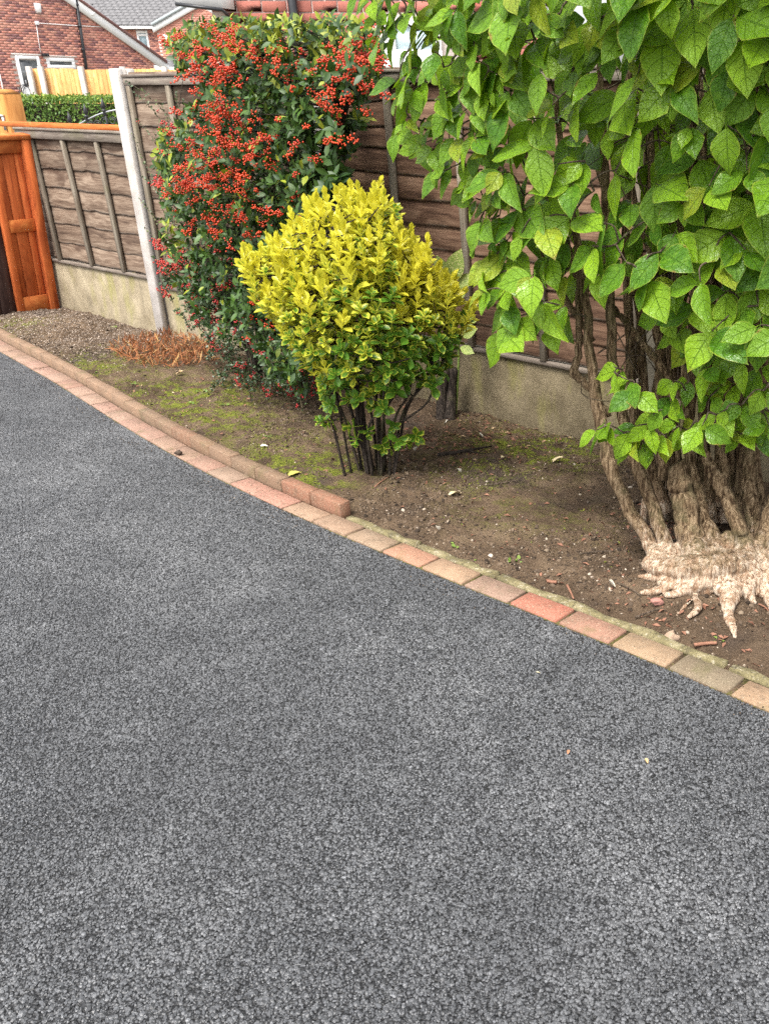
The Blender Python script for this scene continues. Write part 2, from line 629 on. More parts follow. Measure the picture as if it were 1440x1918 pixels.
def mk_smallleaf(name, a, b, rough=0.35, tr=0.22, hi=None):
    m = Mat(name, rough, 0.5)
    f = m.math('FRACT', m.math('MULTIPLY', m.tint(), 5.7))
    c = m.mix(f, a, b)
    if hi:
        c = m.mix(m.sstep(m.tint(), 0.80, 1.0), c, hi)
    uv = m.n('UVMap').outputs[0]
    sp = m.n('SeparateXYZ', {0: uv})
    au = m.math('ABSOLUTE', m.math('MULTIPLY', m.math('SUBTRACT', sp.outputs[0], 0.5), 2.0))
    mid = m.math('SUBTRACT', 1.0, m.sstep(au, 0.03, 0.14))
    c = m.mix(m.math('MULTIPLY', mid, 0.3), c, tuple(min(1, 1.6 * x) for x in b))
    return m.leafy(c, tr)


def mk_bark(name, a, b, c_, pale=None):
    m = Mat(name, 0.92, 0.15)
    uv = m.n('UVMap').outputs[0]
    p = m.pos()
    s = m.scale(uv, (11, 14, 1))
    n1 = m.noise(s, 1.0, 4, 0.65, 1.0)
    s2 = m.scale(p, (95, 95, 9))
    n2 = m.noise(s2, 1.0, 4, 0.7, 0.6)
    f = m.math('ADD', m.math('MULTIPLY', n1, 0.25), m.math('MULTIPLY', n2, 0.75))
    c = m.ramp(f, [(0.40, a), (0.49, b), (0.58, c_)])
    c = m.mix(m.math('MULTIPLY', m.sstep(m.noise(p, 9, 3, 0.6), 0.5, 0.7), 0.45), c, (0.10, 0.095, 0.045))
    if pale:
        z = m.n('SeparateXYZ', {0: p}).outputs[2]
        k = m.math('ADD', z, m.math('MULTIPLY', m.math('SUBTRACT', m.noise(m.scale(p, (60, 60, 12)), 1.0, 4, 0.7), 0.5), 0.30))
        pc = m.ramp(m.noise(m.scale(p, (85, 85, 11)), 1.0, 6, 0.75, 0.8),
                    [(0.36, (0.085, 0.05, 0.032)), (0.45, (0.33, 0.215, 0.14)), (0.53, (0.52, 0.415, 0.31)), (0.70, (0.62, 0.53, 0.43))])
        pc = m.mix(m.math('MULTIPLY', m.sstep(m.noise(p, 13, 4, 0.65), 0.5, 0.64), 0.75), pc, (0.24, 0.14, 0.08))
        c = m.mix(m.math('SUBTRACT', 1.0, m.sstep(k, pale - 0.06, pale + 0.05)), c, pc)
        f = m.math('ADD', f, m.math('MULTIPLY', m.noise(m.scale(p, (85, 85, 11)), 1.0, 6, 0.75, 0.8), 0.7))
    m.bump(f, 1.0, 0.012)
    return m.col(c)


M = {}
M['tarmac'] = mk_asphalt()
M['chip'] = mk_asphalt(True)
M['block'] = mk_block()
M['edging'] = mk_edging()
M['soil'] = mk_soil()
M['wood_grey'] = mk_wood('weathered_grey_board', [(0.042, 0.026, 0.018), (0.118, 0.080, 0.056), (0.225, 0.170, 0.126), (0.044, 0.024, 0.016)], 0.35, lip=(0.33, 0.275, 0.23))
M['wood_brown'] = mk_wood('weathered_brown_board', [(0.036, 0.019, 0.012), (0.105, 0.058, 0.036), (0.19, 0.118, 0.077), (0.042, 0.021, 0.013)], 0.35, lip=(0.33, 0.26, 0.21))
M['batten'] = mk_wood('weathered_batten', [(0.10, 0.08, 0.058), (0.18, 0.15, 0.115), (0.27, 0.235, 0.185), (0.13, 0.10, 0.07)], 0.0, True, 0.4)
M['rail'] = mk_wood('weathered_rail', [(0.09, 0.07, 0.055), (0.17, 0.14, 0.115), (0.25, 0.215, 0.18), (0.12, 0.09, 0.075)], 0.2, False, 0.3)
M['orange'] = mk_wood('orange_stained_wood', [(0.22, 0.045, 0.014), (0.48, 0.112, 0.030), (0.60, 0.17, 0.05), (0.30, 0.062, 0.018)], 0.7, True)
M['orange_rail'] = mk_wood('orange_stained_rail', [(0.30, 0.075, 0.02), (0.46, 0.125, 0.03), (0.58, 0.20, 0.055), (0.34, 0.08, 0.02)], 0.4)
M['dark_wood'] = mk_wood('dark_stained_wood', [(0.022, 0.012, 0.011), (0.055, 0.030, 0.026), (0.10, 0.062, 0.052), (0.04, 0.02, 0.018)], 0.5, True)
M['new_wood'] = mk_wood('new_fence_board', [(0.34, 0.165, 0.055), (0.50, 0.26, 0.09), (0.60, 0.36, 0.15), (0.42, 0.21, 0.07)], 0.3, True)
M['gate_post'] = mk_wood('honey_timber', [(0.26, 0.10, 0.03), (0.42, 0.18, 0.05), (0.50, 0.24, 0.08), (0.34, 0.14, 0.04)], 0.3, True)
M['gravel_board'] = mk_concrete('gravel_board_concrete', (0.185, 0.150, 0.098), (0.31, 0.26, 0.178), 0.6, 1.8)
M['gravel_board_brown'] = mk_concrete('brown_gravel_board', (0.100, 0.078, 0.046), (0.20, 0.162, 0.102), 0.45, 2.2)  # darker, browner concrete for the boards towards the right
M['post'] = mk_concrete('post_concrete', (0.34, 0.31, 0.285), (0.49, 0.455, 0.425), 0.12)
M['post_dark'] = mk_concrete('dark_post_concrete', (0.10, 0.09, 0.07), (0.19, 0.17, 0.13), 0.6)  # darker concrete for the post behind the large shrub
M['mortar'] = mk_concrete('mortar', (0.50, 0.42, 0.38), (0.60, 0.53, 0.48))
M['brick_far'] = mk_bricktint()
M['brick'] = mk_objcol('rough_brick')
M['white'] = mk_plain('white_plastic', (0.86, 0.86, 0.85), 0.35, 0.5, 0.03, bump=0.0)
M['lintel'] = mk_plain('painted_lintel', (0.66, 0.63, 0.58), 0.8)
M['black'] = mk_plain('black_plastic', (0.018, 0.019, 0.022), 0.4, 0.5, 0.2)
M['iron'] = mk_plain('black_iron', (0.016, 0.016, 0.018), 0.45, 0.5, 0.3, nscale=40)
M['iron_rail'] = mk_plain('iron_rail_sheen', (0.30, 0.31, 0.32), 0.35, 0.6, 0.2, 0.6, nscale=40)  # black iron greyed: its whitish reflection is put into the base colour
M['galv'] = mk_plain('galvanised_bracket', (0.45, 0.45, 0.45), 0.4, 0.5, 0.2, 0.7)
M['plate'] = mk_plain('pale_grey_plate', (0.42, 0.47, 0.45), 0.6)
M['tile'] = mk_plain('roof_tile', (0.145, 0.142, 0.145), 0.85, 0.3, 0.35, nscale=7)
M['tile_red'] = mk_plain('red_roof_tile', (0.20, 0.105, 0.095), 0.85, 0.3, 0.35, nscale=12)
M['lead'] = mk_plain('lead_flashing', (0.33, 0.37, 0.38), 0.6)
M['ground'] = mk_concrete('plain_ground', (0.12, 0.11, 0.09), (0.2, 0.185, 0.15))
gm = Mat('window_glass', 0.08, 0.6)
M['glass'] = gm.col(gm.ramp(gm.noise(gm.pos(), 3.0, 3, 0.6), [(0.4, (0.05, 0.055, 0.06)), (0.65, (0.16, 0.165, 0.165))]))
gm = Mat('pale_window_glass', 0.1, 0.6)
M['glass_pale'] = gm.col(gm.ramp(gm.noise(gm.pos(), 1.2, 3, 0.6), [(0.4, (0.28, 0.38, 0.42)), (0.65, (0.46, 0.56, 0.58))]))
M['leaf'] = mk_bigleaf()
M['euon'] = mk_euonymus()
M['pyra'] = mk_smallleaf('pyracantha_leaf', (0.014, 0.045, 0.006), (0.055, 0.116, 0.012), 0.5, 0.2, (0.28, 0.32, 0.02))
M['coton'] = mk_smallleaf('cotoneaster_leaf', (0.020, 0.045, 0.016), (0.052, 0.088, 0.028), 0.4, 0.15, (0.16, 0.17, 0.05))
M['hedge'] = mk_smallleaf('hedge_leaf', (0.05, 0.12, 0.018), (0.15, 0.24, 0.03), 0.6, 0.25, (0.30, 0.36, 0.05))
M['dry'] = mk_smallleaf('dried_stalk', (0.17, 0.055, 0.022), (0.36, 0.14, 0.045), 0.8, 0.1, (0.42, 0.27, 0.10))
M['litter'] = mk_smallleaf('leaf_litter', (0.13, 0.05, 0.028), (0.24, 0.115, 0.07), 0.8, 0.05, (0.5, 0.36, 0.2))
M['weed'] = mk_smallleaf('weed_leaf', (0.11, 0.19, 0.03), (0.20, 0.28, 0.06), 0.5, 0.25)
M['moss'] = mk_smallleaf('moss', (0.085, 0.10, 0.014), (0.19, 0.20, 0.022), 0.9, 0.1)
M['aucuba'] = None
gm = Mat('spotted_leaf', 0.35, 0.5)
_sp = gm.sstep(gm.n('TexVoronoi', {'Vector': gm.coord(), 'Scale': 22.0}, feature='F1').outputs[0], 0.25, 0.5)
M['aucuba'] = gm.leafy(gm.mix(_sp, (0.60, 0.60, 0.25), (0.28, 0.38, 0.09)), 0.3)
gm = Mat('berry', 0.28, 0.5)
gm.p.inputs['Subsurface Weight'].default_value = 0.0
_b = gm.n('ObjectInfo').outputs['Color']
M['berry'] = gm.col(gm.mix(gm.math('MULTIPLY', gm.tint(), 0.35), _b, (0.62, 0.09, 0.02)))
gm = Mat('fallen_leaf', 0.6, 0.3)
M['fallen'] = gm.col(gm.mix(gm.math('MULTIPLY', gm.noise(gm.coord(), 40, 3, 0.6), 0.5), gm.ocol(), (0.35, 0.27, 0.12)))
M['bark'] = mk_bark('stem_bark', (0.040, 0.023, 0.012), (0.140, 0.093, 0.052), (0.27, 0.195, 0.12), 0.125)
M['twig'] = mk_bark('twig_bark', (0.035, 0.025, 0.018), (0.085, 0.062, 0.045), (0.15, 0.115, 0.085))
M['dark_stem'] = mk_bark('dark_stem', (0.014, 0.011, 0.009), (0.036, 0.028, 0.023), (0.075, 0.058, 0.046))
gm = Mat('soil_crumb', 0.95, 0.15)
_r = gm.n('Attribute', attribute_name='rnd', attribute_type='INSTANCER').outputs['Fac']
M['crumb'] = gm.col(gm.ramp(_r, [(0.0, (0.026, 0.019, 0.014)), (0.45, (0.070, 0.050, 0.035)), (0.85, (0.125, 0.09, 0.062)), (0.97, (0.20, 0.155, 0.11)), (1.0, (0.42, 0.36, 0.29))]))
gm = Mat('pale_grit', 0.9, 0.2)
_r = gm.n('Attribute', attribute_name='rnd', attribute_type='INSTANCER').outputs['Fac']
M['grit'] = gm.col(gm.ramp(_r, [(0.0, (0.09, 0.068, 0.055)), (0.6, (0.21, 0.165, 0.13)), (1.0, (0.46, 0.38, 0.31))]))

# ================================================================== GROUND
me = MB()
ys = [-60, -10, 5, 16, 22, 30, 60, 260]
zs = [-0.06, -0.06, -0.06, -0.06, 0.35, 0.7, 0.9, 0.9]
V, F = [], []
for y, z in zip(ys, zs):
    V += [(-260, y, z), (260, y, z)]
F = [(2 * i, 2 * i + 1, 2 * i + 3, 2 * i + 2) for i in range(len(ys) - 1)]
me.add(V, F).build('ground', M['ground']).__setitem__('kind', 'structure')

# driveway sheet up to the outside of the block edging
S = np.linspace(-3.0, 12.0, 121)
VV = np.concatenate([np.array([[-0.0, -7, 0], [0, -3, 0], [0, 0.2, 0]])])
V, F, nV = [], [], 6
for s in S:
    ve = float(kv(s)) + 0.004
    for k, v in enumerate([-9, -4, -1, 0.6, 1.3, ve]):
        V.append(fl(s, v, 0))
for i in range(len(S) - 1):
    for k in range(nV - 1):
        a = i * nV + k
        F.append((a, a + 1, a + nV + 1, a + nV))
MB().add(V, F).build('driveway', M['tarmac']).__setitem__('kind', 'structure')


def scatter(name, me, mat, density, rmin, rmax, flat, subdiv=1, parent=None, seed=1, attr=None, tilt=0.5):
    """countless small stones spread over a sheet by geometry nodes"""
    o = obj(name, me, parent)
    o['kind'] = 'stuff'
    ng = bpy.data.node_groups.new(name, 'GeometryNodeTree')
    ng.interface.new_socket('Geometry', in_out='INPUT', socket_type='NodeSocketGeometry')
    ng.interface.new_socket('Geometry', in_out='OUTPUT', socket_type='NodeSocketGeometry')
    N = ng.nodes.new
    L = ng.links.new
    gi, go = N('NodeGroupInput'), N('NodeGroupOutput')
    dp = N('GeometryNodeDistributePointsOnFaces')
    dp.distribute_method = 'RANDOM'
    dp.inputs['Seed'].default_value = seed
    L(gi.outputs[0], dp.inputs['Mesh'])
    if attr:
        na = N('GeometryNodeInputNamedAttribute')
        na.data_type = 'FLOAT'
        na.inputs[0].default_value = attr
        mu = N('ShaderNodeMath')
        mu.operation = 'MULTIPLY'
        mu.inputs[1].default_value = density
        L(na.outputs[0], mu.inputs[0])
        L(mu.outputs[0], dp.inputs['Density'])
    else:
        dp.inputs['Density'].default_value = density
    ico = N('GeometryNodeMeshIcoSphere')
    ico.inputs['Radius'].default_value = 1
    ico.inputs['Subdivisions'].default_value = subdiv
    sm = N('GeometryNodeSetMaterial')
    sm.inputs['Material'].default_value = mat
    L(ico.outputs[0], sm.inputs['Geometry'])
    ip = N('GeometryNodeInstanceOnPoints')
    L(dp.outputs['Points'], ip.inputs['Points'])
    L(sm.outputs[0], ip.inputs['Instance'])
    rs = N('FunctionNodeRandomValue')
    rs.data_type = 'FLOAT_VECTOR'
    rs.inputs[0].default_value = (rmin, rmin, rmin * flat)
    rs.inputs[1].default_value = (rmax, rmax, rmax * flat)
    rs.inputs['Seed'].default_value = 3
    L(rs.outputs[0], ip.inputs['Scale'])
    rr = N('FunctionNodeRandomValue')
    rr.data_type = 'FLOAT_VECTOR'
    rr.inputs[0].default_value = (-tilt, -tilt, 0)
    rr.inputs[1].default_value = (tilt, tilt, 6.28)
    rr.inputs['Seed'].default_value = 4
    L(rr.outputs[0], ip.inputs['Rotation'])
    st = N('GeometryNodeStoreNamedAttribute')
    st.data_type = 'FLOAT'
    st.domain = 'INSTANCE'
    st.inputs['Name'].default_value = 'rnd'
    rv = N('FunctionNodeRandomValue')
    rv.data_type = 'FLOAT'
    rv.inputs['Seed'].default_value = 9
    L(ip.outputs[0], st.inputs['Geometry'])
    L(rv.outputs[1], st.inputs['Value'])
    L(st.outputs[0], go.inputs[0])
    md = o.modifiers.new('scatter', 'NODES')
    md.node_group = ng
    me.materials.append(mat) if not me.materials else None
    return o


# stones standing proud of the tarmac, over the part of the drive that can be made out stone by stone
def sheet(poly_fn, s0, s1, v0, v1, ds, dens=None):
    V, F, A = [], [], []
    ss = np.arange(s0, s1 + 1e-6, ds)
    k = 9
    for s in ss:
        ve = v1(s) if callable(v1) else v1
        vb = v0(s) if callable(v0) else v0
        for j in range(k):
            V.append(fl(s, vb + (ve - vb) * j / (k - 1), 0.0005))
            A.append(1.0 if dens is None else dens(s, vb + (ve - vb) * j / (k - 1)))
    for i in range(len(ss) - 1):
        for j in range(k - 1):
            a = i * k + j
            F.append((a, a + 1, a + k + 1, a + k))
    return MB().add(V, F, tint=np.array(A))


b = sheet(None, -0.9, 7.6, -0.35, lambda s: float(kv(s)) + 0.002, 0.1)
scatter('tarmac_chippings', b.data('tarmac_chippings', None), M['chip'], 33000, 0.0018, 0.0052, 0.72, 1, seed=2, tilt=0.55)

b = sheet(None, -0.5, 5.2, 0.22, lambda s: float(kv(s)) - 0.05, 0.1, lambda s, v: float(np.clip(.45 + 2.0 * fbm(np.array(s * 2.2 + 5), np.array(v * 2.2), 4) + .25 * (1 - v), .03, 1.3)))
scatter('coarse_chippings', b.data('coarse_chippings', None), M['chip'], 1900, 0.0044, 0.0080, 0.55, 1, seed=21, attr='tint', tilt=.5)

# soil bed
ns, nv = 560, 110
ss = np.linspace(-1.2, 8.5, ns)
SS, WW = np.meshgrid(ss, np.linspace(0, 1, nv), indexing='ij')
v0 = kv(SS) + 0.10
v1 = np.full_like(v0, FD + 0.03)
VVv = v0 + (v1 - v0) * WW
X = SS * T[0] + VVv * NN[0]
Y = SS * T[1] + VVv * NN[1]
edge = np.clip(WW * 9, 0, 1)
Z = -0.012 + edge * (0.012 + 0.035 * fbm(X * 1.6, Y * 1.6, 3)) + edge * 0.022 * fbm(X * 9, Y * 9, 4) + edge * 0.014 * np.clip(fbm(X * 24, Y * 24, 3), 0, 1) + 0.009 * fbm(X * 45, Y * 45, 3)
Z += 0.05 * np.exp(-((SS - 7.3) ** 2) / 0.35 - ((VVv - 3.3) ** 2) / 0.08)          # heap by the gate
TRK = gp(1320, 1085)
Z += 0.05 * np.exp(-((X - TRK[0]) ** 2 + (Y - TRK[1]) ** 2) / 0.06)


def soil_z(x, y):
    s, v = x * T[0] + y * T[1], x * NN[0] + y * NN[1]
    i = int(np.clip(round((s + 1.2) / 9.7 * (ns - 1)), 0, ns - 1))
    a = kv(s) + 0.10
    j = int(np.clip(round((v - a) / (FD + 0.03 - a) * (nv - 1)), 0, nv - 1))
    return float(Z[i, j])


def soil_at(px, py):
    p = gp(px, py)
    for _ in range(4):
        p = gp(px, py, soil_z(p[0], p[1]))
    return p


# moss amount: strong along the kerb on the left, a patch on the right by the boards
def blob(px, py, r, k=1.0):
    g = gp(px, py)
    return k * np.exp(-((X - g[0]) ** 2 + (Y - g[1]) ** 2) / r ** 2)


moss = blob(160, 690, .35) + blob(300, 740, .4) + blob(400, 790, .35) + blob(540, 865, .32, 1.2) + blob(600, 890, .18, 1.0) + blob(440, 740, .25, .7) \
    + blob(960, 830, .32, .9) + blob(1040, 840, .3, .8) + blob(890, 890, .2, .5) + blob(30, 620, .2, .8) + blob(930, 960, .2, .35) + blob(1090, 980, .2, .3)
moss = np.clip(moss, 0, 1.25)
idx = np.arange(ns * nv).reshape(ns, nv)
Q = np.stack([idx[:-1, :-1], idx[:-1, 1:], idx[1:, 1:], idx[1:, :-1]], -1).reshape(-1, 4)
b = MB()
b.addq(np.stack([X.ravel(), Y.ravel(), Z.ravel()], 1), Q, np.zeros((ns * nv, 2)), moss.ravel())
o = b.build('soil_bed', M['soil'], smooth=True)
o['kind'] = 'structure'
# soil crumbs
sub = slice(30, 530)
Xs, Ys, Zs = X[::2, ::2], Y[::2, ::2], Z[::2, ::2]
n1, n2 = Xs.shape
idx = np.arange(n1 * n2).reshape(n1, n2)
Q = np.stack([idx[:-1, :-1], idx[:-1, 1:], idx[1:, 1:], idx[1:, :-1]], -1).reshape(-1, 4)
ms = moss[::2, ::2]
dn = np.clip(0.55 + 1.6 * fbm(Xs * 3, Ys * 3, 3) - 0.4 * ms, 0.08, 1.4)
b = MB()
b.addq(np.stack([Xs.ravel(), Ys.ravel(), Zs.ravel()], 1), Q, np.zeros((n1 * n2, 2)), dn.ravel())
scatter('soil_crumbs', b.data('soil_crumbs', None), M['crumb'], 6500, 0.0018, 0.0055, 0.7, 1, seed=5, attr='tint', tilt=1.0)
b = MB()
b.addq(np.stack([Xs.ravel(), Ys.ravel(), Zs.ravel()], 1), Q, np.zeros((n1 * n2, 2)), np.clip(dn - .25, .02, 1.2).ravel())
scatter('soil_clods', b.data('soil_clods', None), M['crumb'], 420, 0.005, 0.013, 0.6, 2, seed=8, attr='tint', tilt=1.0)
gl = gp(150, 625)
gl2 = gp(60, 605)
dn = np.clip(np.exp(-((Xs - gl[0]) ** 2 + (Ys - gl[1]) ** 2) / .5) * 1.2 + np.exp(-((Xs - gl2[0]) ** 2 + (Ys - gl2[1]) ** 2) / .5) + 0.006, 0, 1.2)
b = MB()
b.addq(np.stack([Xs.ravel(), Ys.ravel(), Zs.ravel()], 1), Q, np.zeros((n1 * n2, 2)), dn.ravel())
scatter('pale_grit', b.data('pale_grit', None), M['grit'], 4200, 0.002, 0.0065, 0.7, 1, seed=6, attr='tint', tilt=1.0)

# ------------------------------------------------------------------ block edging
edg = empty('block_edging', (0, 0, 0), kind='structure')
blk = [bevel_box(-0.0982, 0.0982, -0.0492, 0.0492, -0.06, 0.0, 0.003)]
bm_ = MB().add(*blk[0]).data('brick', M['block'])


def s_at(s0, d):
    """point at arc length d from s0 along the kerb"""
    s = s0
    st = 0.01 if d > 0 else -0.01
    acc = 0.0
    while acc < abs(d):
        a = np.array([s, kv(s)])
        c = np.array([s + st, kv(s + st)])
        acc += np.linalg.norm(c - a)
        s += st
    return s


buff = [(0.33, 0.225, 0.145), (0.30, 0.20, 0.125), (0.35, 0.24, 0.155), (0.31, 0.185, 0.12), (0.34, 0.21, 0.14)]
special = {0: (0.43, 0.145, 0.085), 1: (0.33, 0.18, 0.11), 2: (0.33, 0.24, 0.125), 3: (0.17, 0.15, 0.085), 4: (0.33, 0.23, 0.12),
           -1: (0.27, 0.185, 0.12), -2: (0.38, 0.26, 0.14), -3: (0.43, 0.225, 0.125), -4: (0.30, 0.225, 0.13), -5: (0.31, 0.215, 0.125), -6: (0.36, 0.25, 0.145), -7: (0.42, 0.215, 0.14), -8: (0.40, 0.215, 0.14),
           -9: (0.30, 0.22, 0.14)}
sJ = 1.845                                      # the red block's far joint
step = 0.2005
s_lo = s_at(sJ, -step * 14)
marks = {0: sJ}
s = sJ
for i in range(1, 12):
    s = s_at(s, -step)
    marks[-i] = s
s = sJ
for i in range(1, 34):
    s = s_at(s, step)
    marks[i] = s
for i in range(-11, 33):
    sa, sb = marks[i + 1], marks[i]
    pa, pb = fl(sa, kv(sa), 0), fl(sb, kv(sb), 0)
    d = unit(pb - pa)
    nrm = np.array([-d[1], d[0], 0])
    c = (pa + pb) / 2 + nrm * 0.0505
    k = -i - 1
    col = special.get(k, random.choice(buff))
    col = (col[0], col[1] * .94, col[2] * 1.12)
    o = obj('brick', bm_, edg, (c[0], c[1], 0.010 + random.uniform(-.0025, .0025)), math.atan2(d[1], d[0]) + random.uniform(-.006, .006), col)
    o.rotation_euler.x = random.uniform(-.012, .012)
    o.rotation_euler.y = random.uniform(-.008, .008)
# mortar bed under the blocks
V, F = [], []
for s in np.linspace(-1.5, 8.6, 90):
    v = float(kv(s))
    V += [fl(s, v - 0.002, -0.07), fl(s, v - 0.002, 0.003), fl(s, v + 0.105, 0.003), fl(s, v + 0.105, -0.07)]
F = []
for i in range(89):
    for k in range(3):
        a = 4 * i + k
        F.append((a, a + 4, a + 5, a + 1))
MB().add(V, F).build('joint_sand', M['soil'], edg)

# kerb of bricks laid on edge, ending half way along
krb = empty('brick_kerb', (0, 0, 0), kind='structure')
kb = MB().add(*bevel_box(-0.0990, 0.0990, -0.027, 0.027, -0.06, 0.048, 0.0035)).data('brick', M['block'])
pe = gp(648, 962)
s_end = float(pe @ T) - 0.015
s = s_end
kcol = [(0.20, 0.115, 0.070), (0.205, 0.105, 0.066), (0.19, 0.115, 0.074), (0.18, 0.115, 0.074), (0.22, 0.135, 0.088)]
i = 0
while s < 8.5:
    s2 = s_at(s, 0.2015)
    pa, pb = fl(s2, kv(s2), 0), fl(s, kv(s), 0)
    d = unit(pb - pa)
    nrm = np.array([-d[1], d[0], 0])
    c = (pa + pb) / 2 + nrm * 0.136
    o = obj('brick', kb, krb, (c[0], c[1], 0.008 + random.uniform(-.003, .003)), math.atan2(d[1], d[0]) + random.uniform(-.01, .01),
            (0.25, 0.105, 0.064) if i in (0, 1) else kcol[i % 5] if i < 9 else (0.25, 0.155, 0.10))
    o.rotation_euler.x = random.uniform(-.02, .02)
    s = s2
    i += 1
# sunken mossy edging beyond the end of the kerb
sed = empty('sunken_edging', (0, 0, 0), kind='structure')
s = s_end - 0.02
for ln in (0.42, 0.40, 0.93, 0.62, 0.6, 0.6):
    V, F = [], []
    n = 10
    for k in range(n + 1):
        q = s - 0.012 - (ln - 0.024) * k / n
        v = float(kv(q)) + 0.111
        wv = 0.040 + 0.006 * math.sin(k * 1.7 + ln * 9)
        zt = 0.009 + 0.003 * math.sin(k * 2.1)
        V += [fl(q, v, -0.05), fl(q, v, zt - .004), fl(q, v + .005, zt), fl(q, v + wv - .008, zt), fl(q, v + wv, zt - .006), fl(q, v + wv, -0.05)]
    for k in range(n):
        for j in range(5):
            a = 6 * k + j
            F.append((a, a + 1, a + 7, a + 6))
    F += [(5, 4, 3, 2, 1, 0), tuple(6 * n + j for j in range(6))]
    MB().add(V, F).build('edging_stone', M['edging'], sed, smooth=False)
    s -= ln

# ================================================================== FENCE
RZF = -FA      # local x = -s, local y = v


def froot(name, s, v=FD, **kw):
    return empty(name, fl(s, v, 0), RZF, **kw)


POSTS = [6.34, 4.43, 2.28, 0.61, -1.3]
plabels = ['pale concrete fence post with flat top between the low and the tall panel',
           'concrete fence post showing through the red berried shrub',
           'dark concrete fence post glimpsed between the stems of the large leaved shrub', None, None]


def concrete_post(s, h, label, mt='post'):
    b = MB()
    # H section: front flange, web, back flange
    b.add(*bevel_box(-0.05, 0.05, -0.028, 0.012, -0.3, h, 0.006))
    b.add(*bevel_box(-0.022, 0.022, 0.0121, 0.055, -0.3, h - 0.002, 0.003))
    b.add(*bevel_box(-0.05, 0.05, 0.0551, 0.095, -0.3, h, 0.006))
    o = b.build('concrete_post', M[mt], loc=fl(s, FD, 0), rz=RZF)
    return tag(o, label, 'fence post', 'concrete posts of the boundary fence')


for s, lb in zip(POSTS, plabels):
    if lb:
        concrete_post(s, 1.672 if s > 6 else 1.64, lb, 'post' if s > 4 else 'post_dark')


def gravel_board(s0, s1, label, z1=0.385, mt='gravel_board'):
    L = s1 - s0
    V, F = [], []
    n = 24
    prof = [(0.018, -0.2), (0.018, z1 - 0.012), (0.028, z1), (0.055, z1), (0.062, z1 - 0.01), (0.062, -0.2)]
    for k in range(n + 1):
        x = -L / 2 + L * k / n
        e = 0.002 * math.sin(k * 2.3) + 0.0015 * math.sin(k * 5.1)
        for (y, z) in prof:
            V.append((x, y + e * 0.4, z + (e if z > 0 else 0)))
    m_ = len(prof)
    for k in range(n):
        for j in range(m_ - 1):
            a = k * m_ + j
            F.append((a, a + m_, a + m_ + 1, a + 1))
    F += [tuple(range(m_)), tuple(n * m_ + j for j in reversed(range(m_)))]
    o = MB().add(V, F).build('gravel_board', M[mt], loc=fl((s0 + s1) / 2, FD, 0), rz=RZF)
    return tag(o, label, 'gravel board', 'concrete gravel boards under the fence panels')


gravel_board(6.40, 7.86, 'algae streaked concrete gravel board under the low fence panel by the orange gate', 0.392)
gravel_board(4.49, 6.28, 'concrete gravel board under the fence behind the red berried shrub', 0.345)
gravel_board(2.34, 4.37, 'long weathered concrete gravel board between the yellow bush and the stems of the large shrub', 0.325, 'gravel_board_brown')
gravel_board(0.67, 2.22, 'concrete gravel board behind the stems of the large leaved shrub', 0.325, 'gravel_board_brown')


def waney_board(L, h, seed):
    """horizontal lap board, wavy lower edge, leaning out over the one below"""
    r_ = np.random.default_rng(seed)
    n = 22
    ph = r_.uniform(0, 6.28, 4)
    V, F, TT = [], [], []
    for k in range(n + 1):
        x = -L / 2 + L * k / n
        t = k / n
        e = 0.004 * math.sin(5 * t + ph[0]) + 0.0028 * math.sin(13 * t + ph[1]) + 0.002 * math.sin(31 * t + ph[2]) + r_.normal() * 0.001
        kn = 0.010 * math.exp(-((t - r_.uniform(0.1, .9)) * 18) ** 2) if k % 9 == 4 else 0
        V += [(x, -0.0035, e + kn), (x, 0.004, e + kn + 0.001), (x, 0.010, h), (x, 0.005, h), (x, -0.0028, e + kn + 0.011)]
        TT += [1, 1, 0, 0, 0]
    for k in range(n):
        for j in range(5):
            a, b_ = 5 * k + j, 5 * k + (j + 1) % 5
            F.append((a, a + 5, b_ + 5, b_))
    F += [(4, 3, 2, 1, 0), tuple(5 * n + j for j in range(5))]
    return MB().add(V, F, tint=np.array(TT, float))


def panel(s0, s1, z0, z1, rows, battens, wood, label, railh=0.055):
    root = froot('fence_panel', (s0 + s1) / 2, FD, label=label, cat='fence panel', group='waney lap fence panels')
    root.location.z = z0
    L = s1 - s0
    H = z1 - z0
    pitch = (H - 0.02) / rows
    meshes = [waney_board(L - 0.03, pitch + 0.035, 100 + k).data('board', M[wood]) for k in range(6)]
    for r in range(rows):
        o = obj('board', meshes[random.randrange(6)], root, (0, 0.030 + random.uniform(-.001, .001), 0.005 + r * pitch + random.uniform(-.008, .008)))
        o.rotation_euler.x = random.uniform(-.01, .02)
    bk = MB()
    bk.box(-L / 2, L / 2, 0.047, 0.052, 0.0, H - .004)
    bk.build('backing_board', M[wood], root)
    for sb, tw in battens:
        lean = tw
        b = MB()
        V, F = bevel_box(-0.019, 0.019, -0.004, 0.020, 0.0, H - railh - 0.003, 0.003)
        V = [(x + lean * (z / H - 0.5), y, z) for x, y, z in V]
        b.add(V, F)
        b.build('batten', M['batten'], root, loc=(-(sb - (s0 + s1) / 2), 0, 0))
    b = MB()
    b.add(*bevel_box(-L / 2, L / 2, -0.006, 0.024, H - railh, H - 0.012, 0.003))
    b.build('top_rail', M['rail'], root)
    b = MB()
    b.add(*bevel_box(-L / 2 - .003, L / 2 + .003, -0.014, 0.058, H - 0.011, H + 0.006, 0.004))
    b.build('capping', M['rail'], root)
    b = MB()
    b.add(*bevel_box(-L / 2, L / 2, 0.002, 0.050, -0.022, -0.001, 0.003))
    b.build('bottom_rail', M['rail'], root)
    return root, L, H


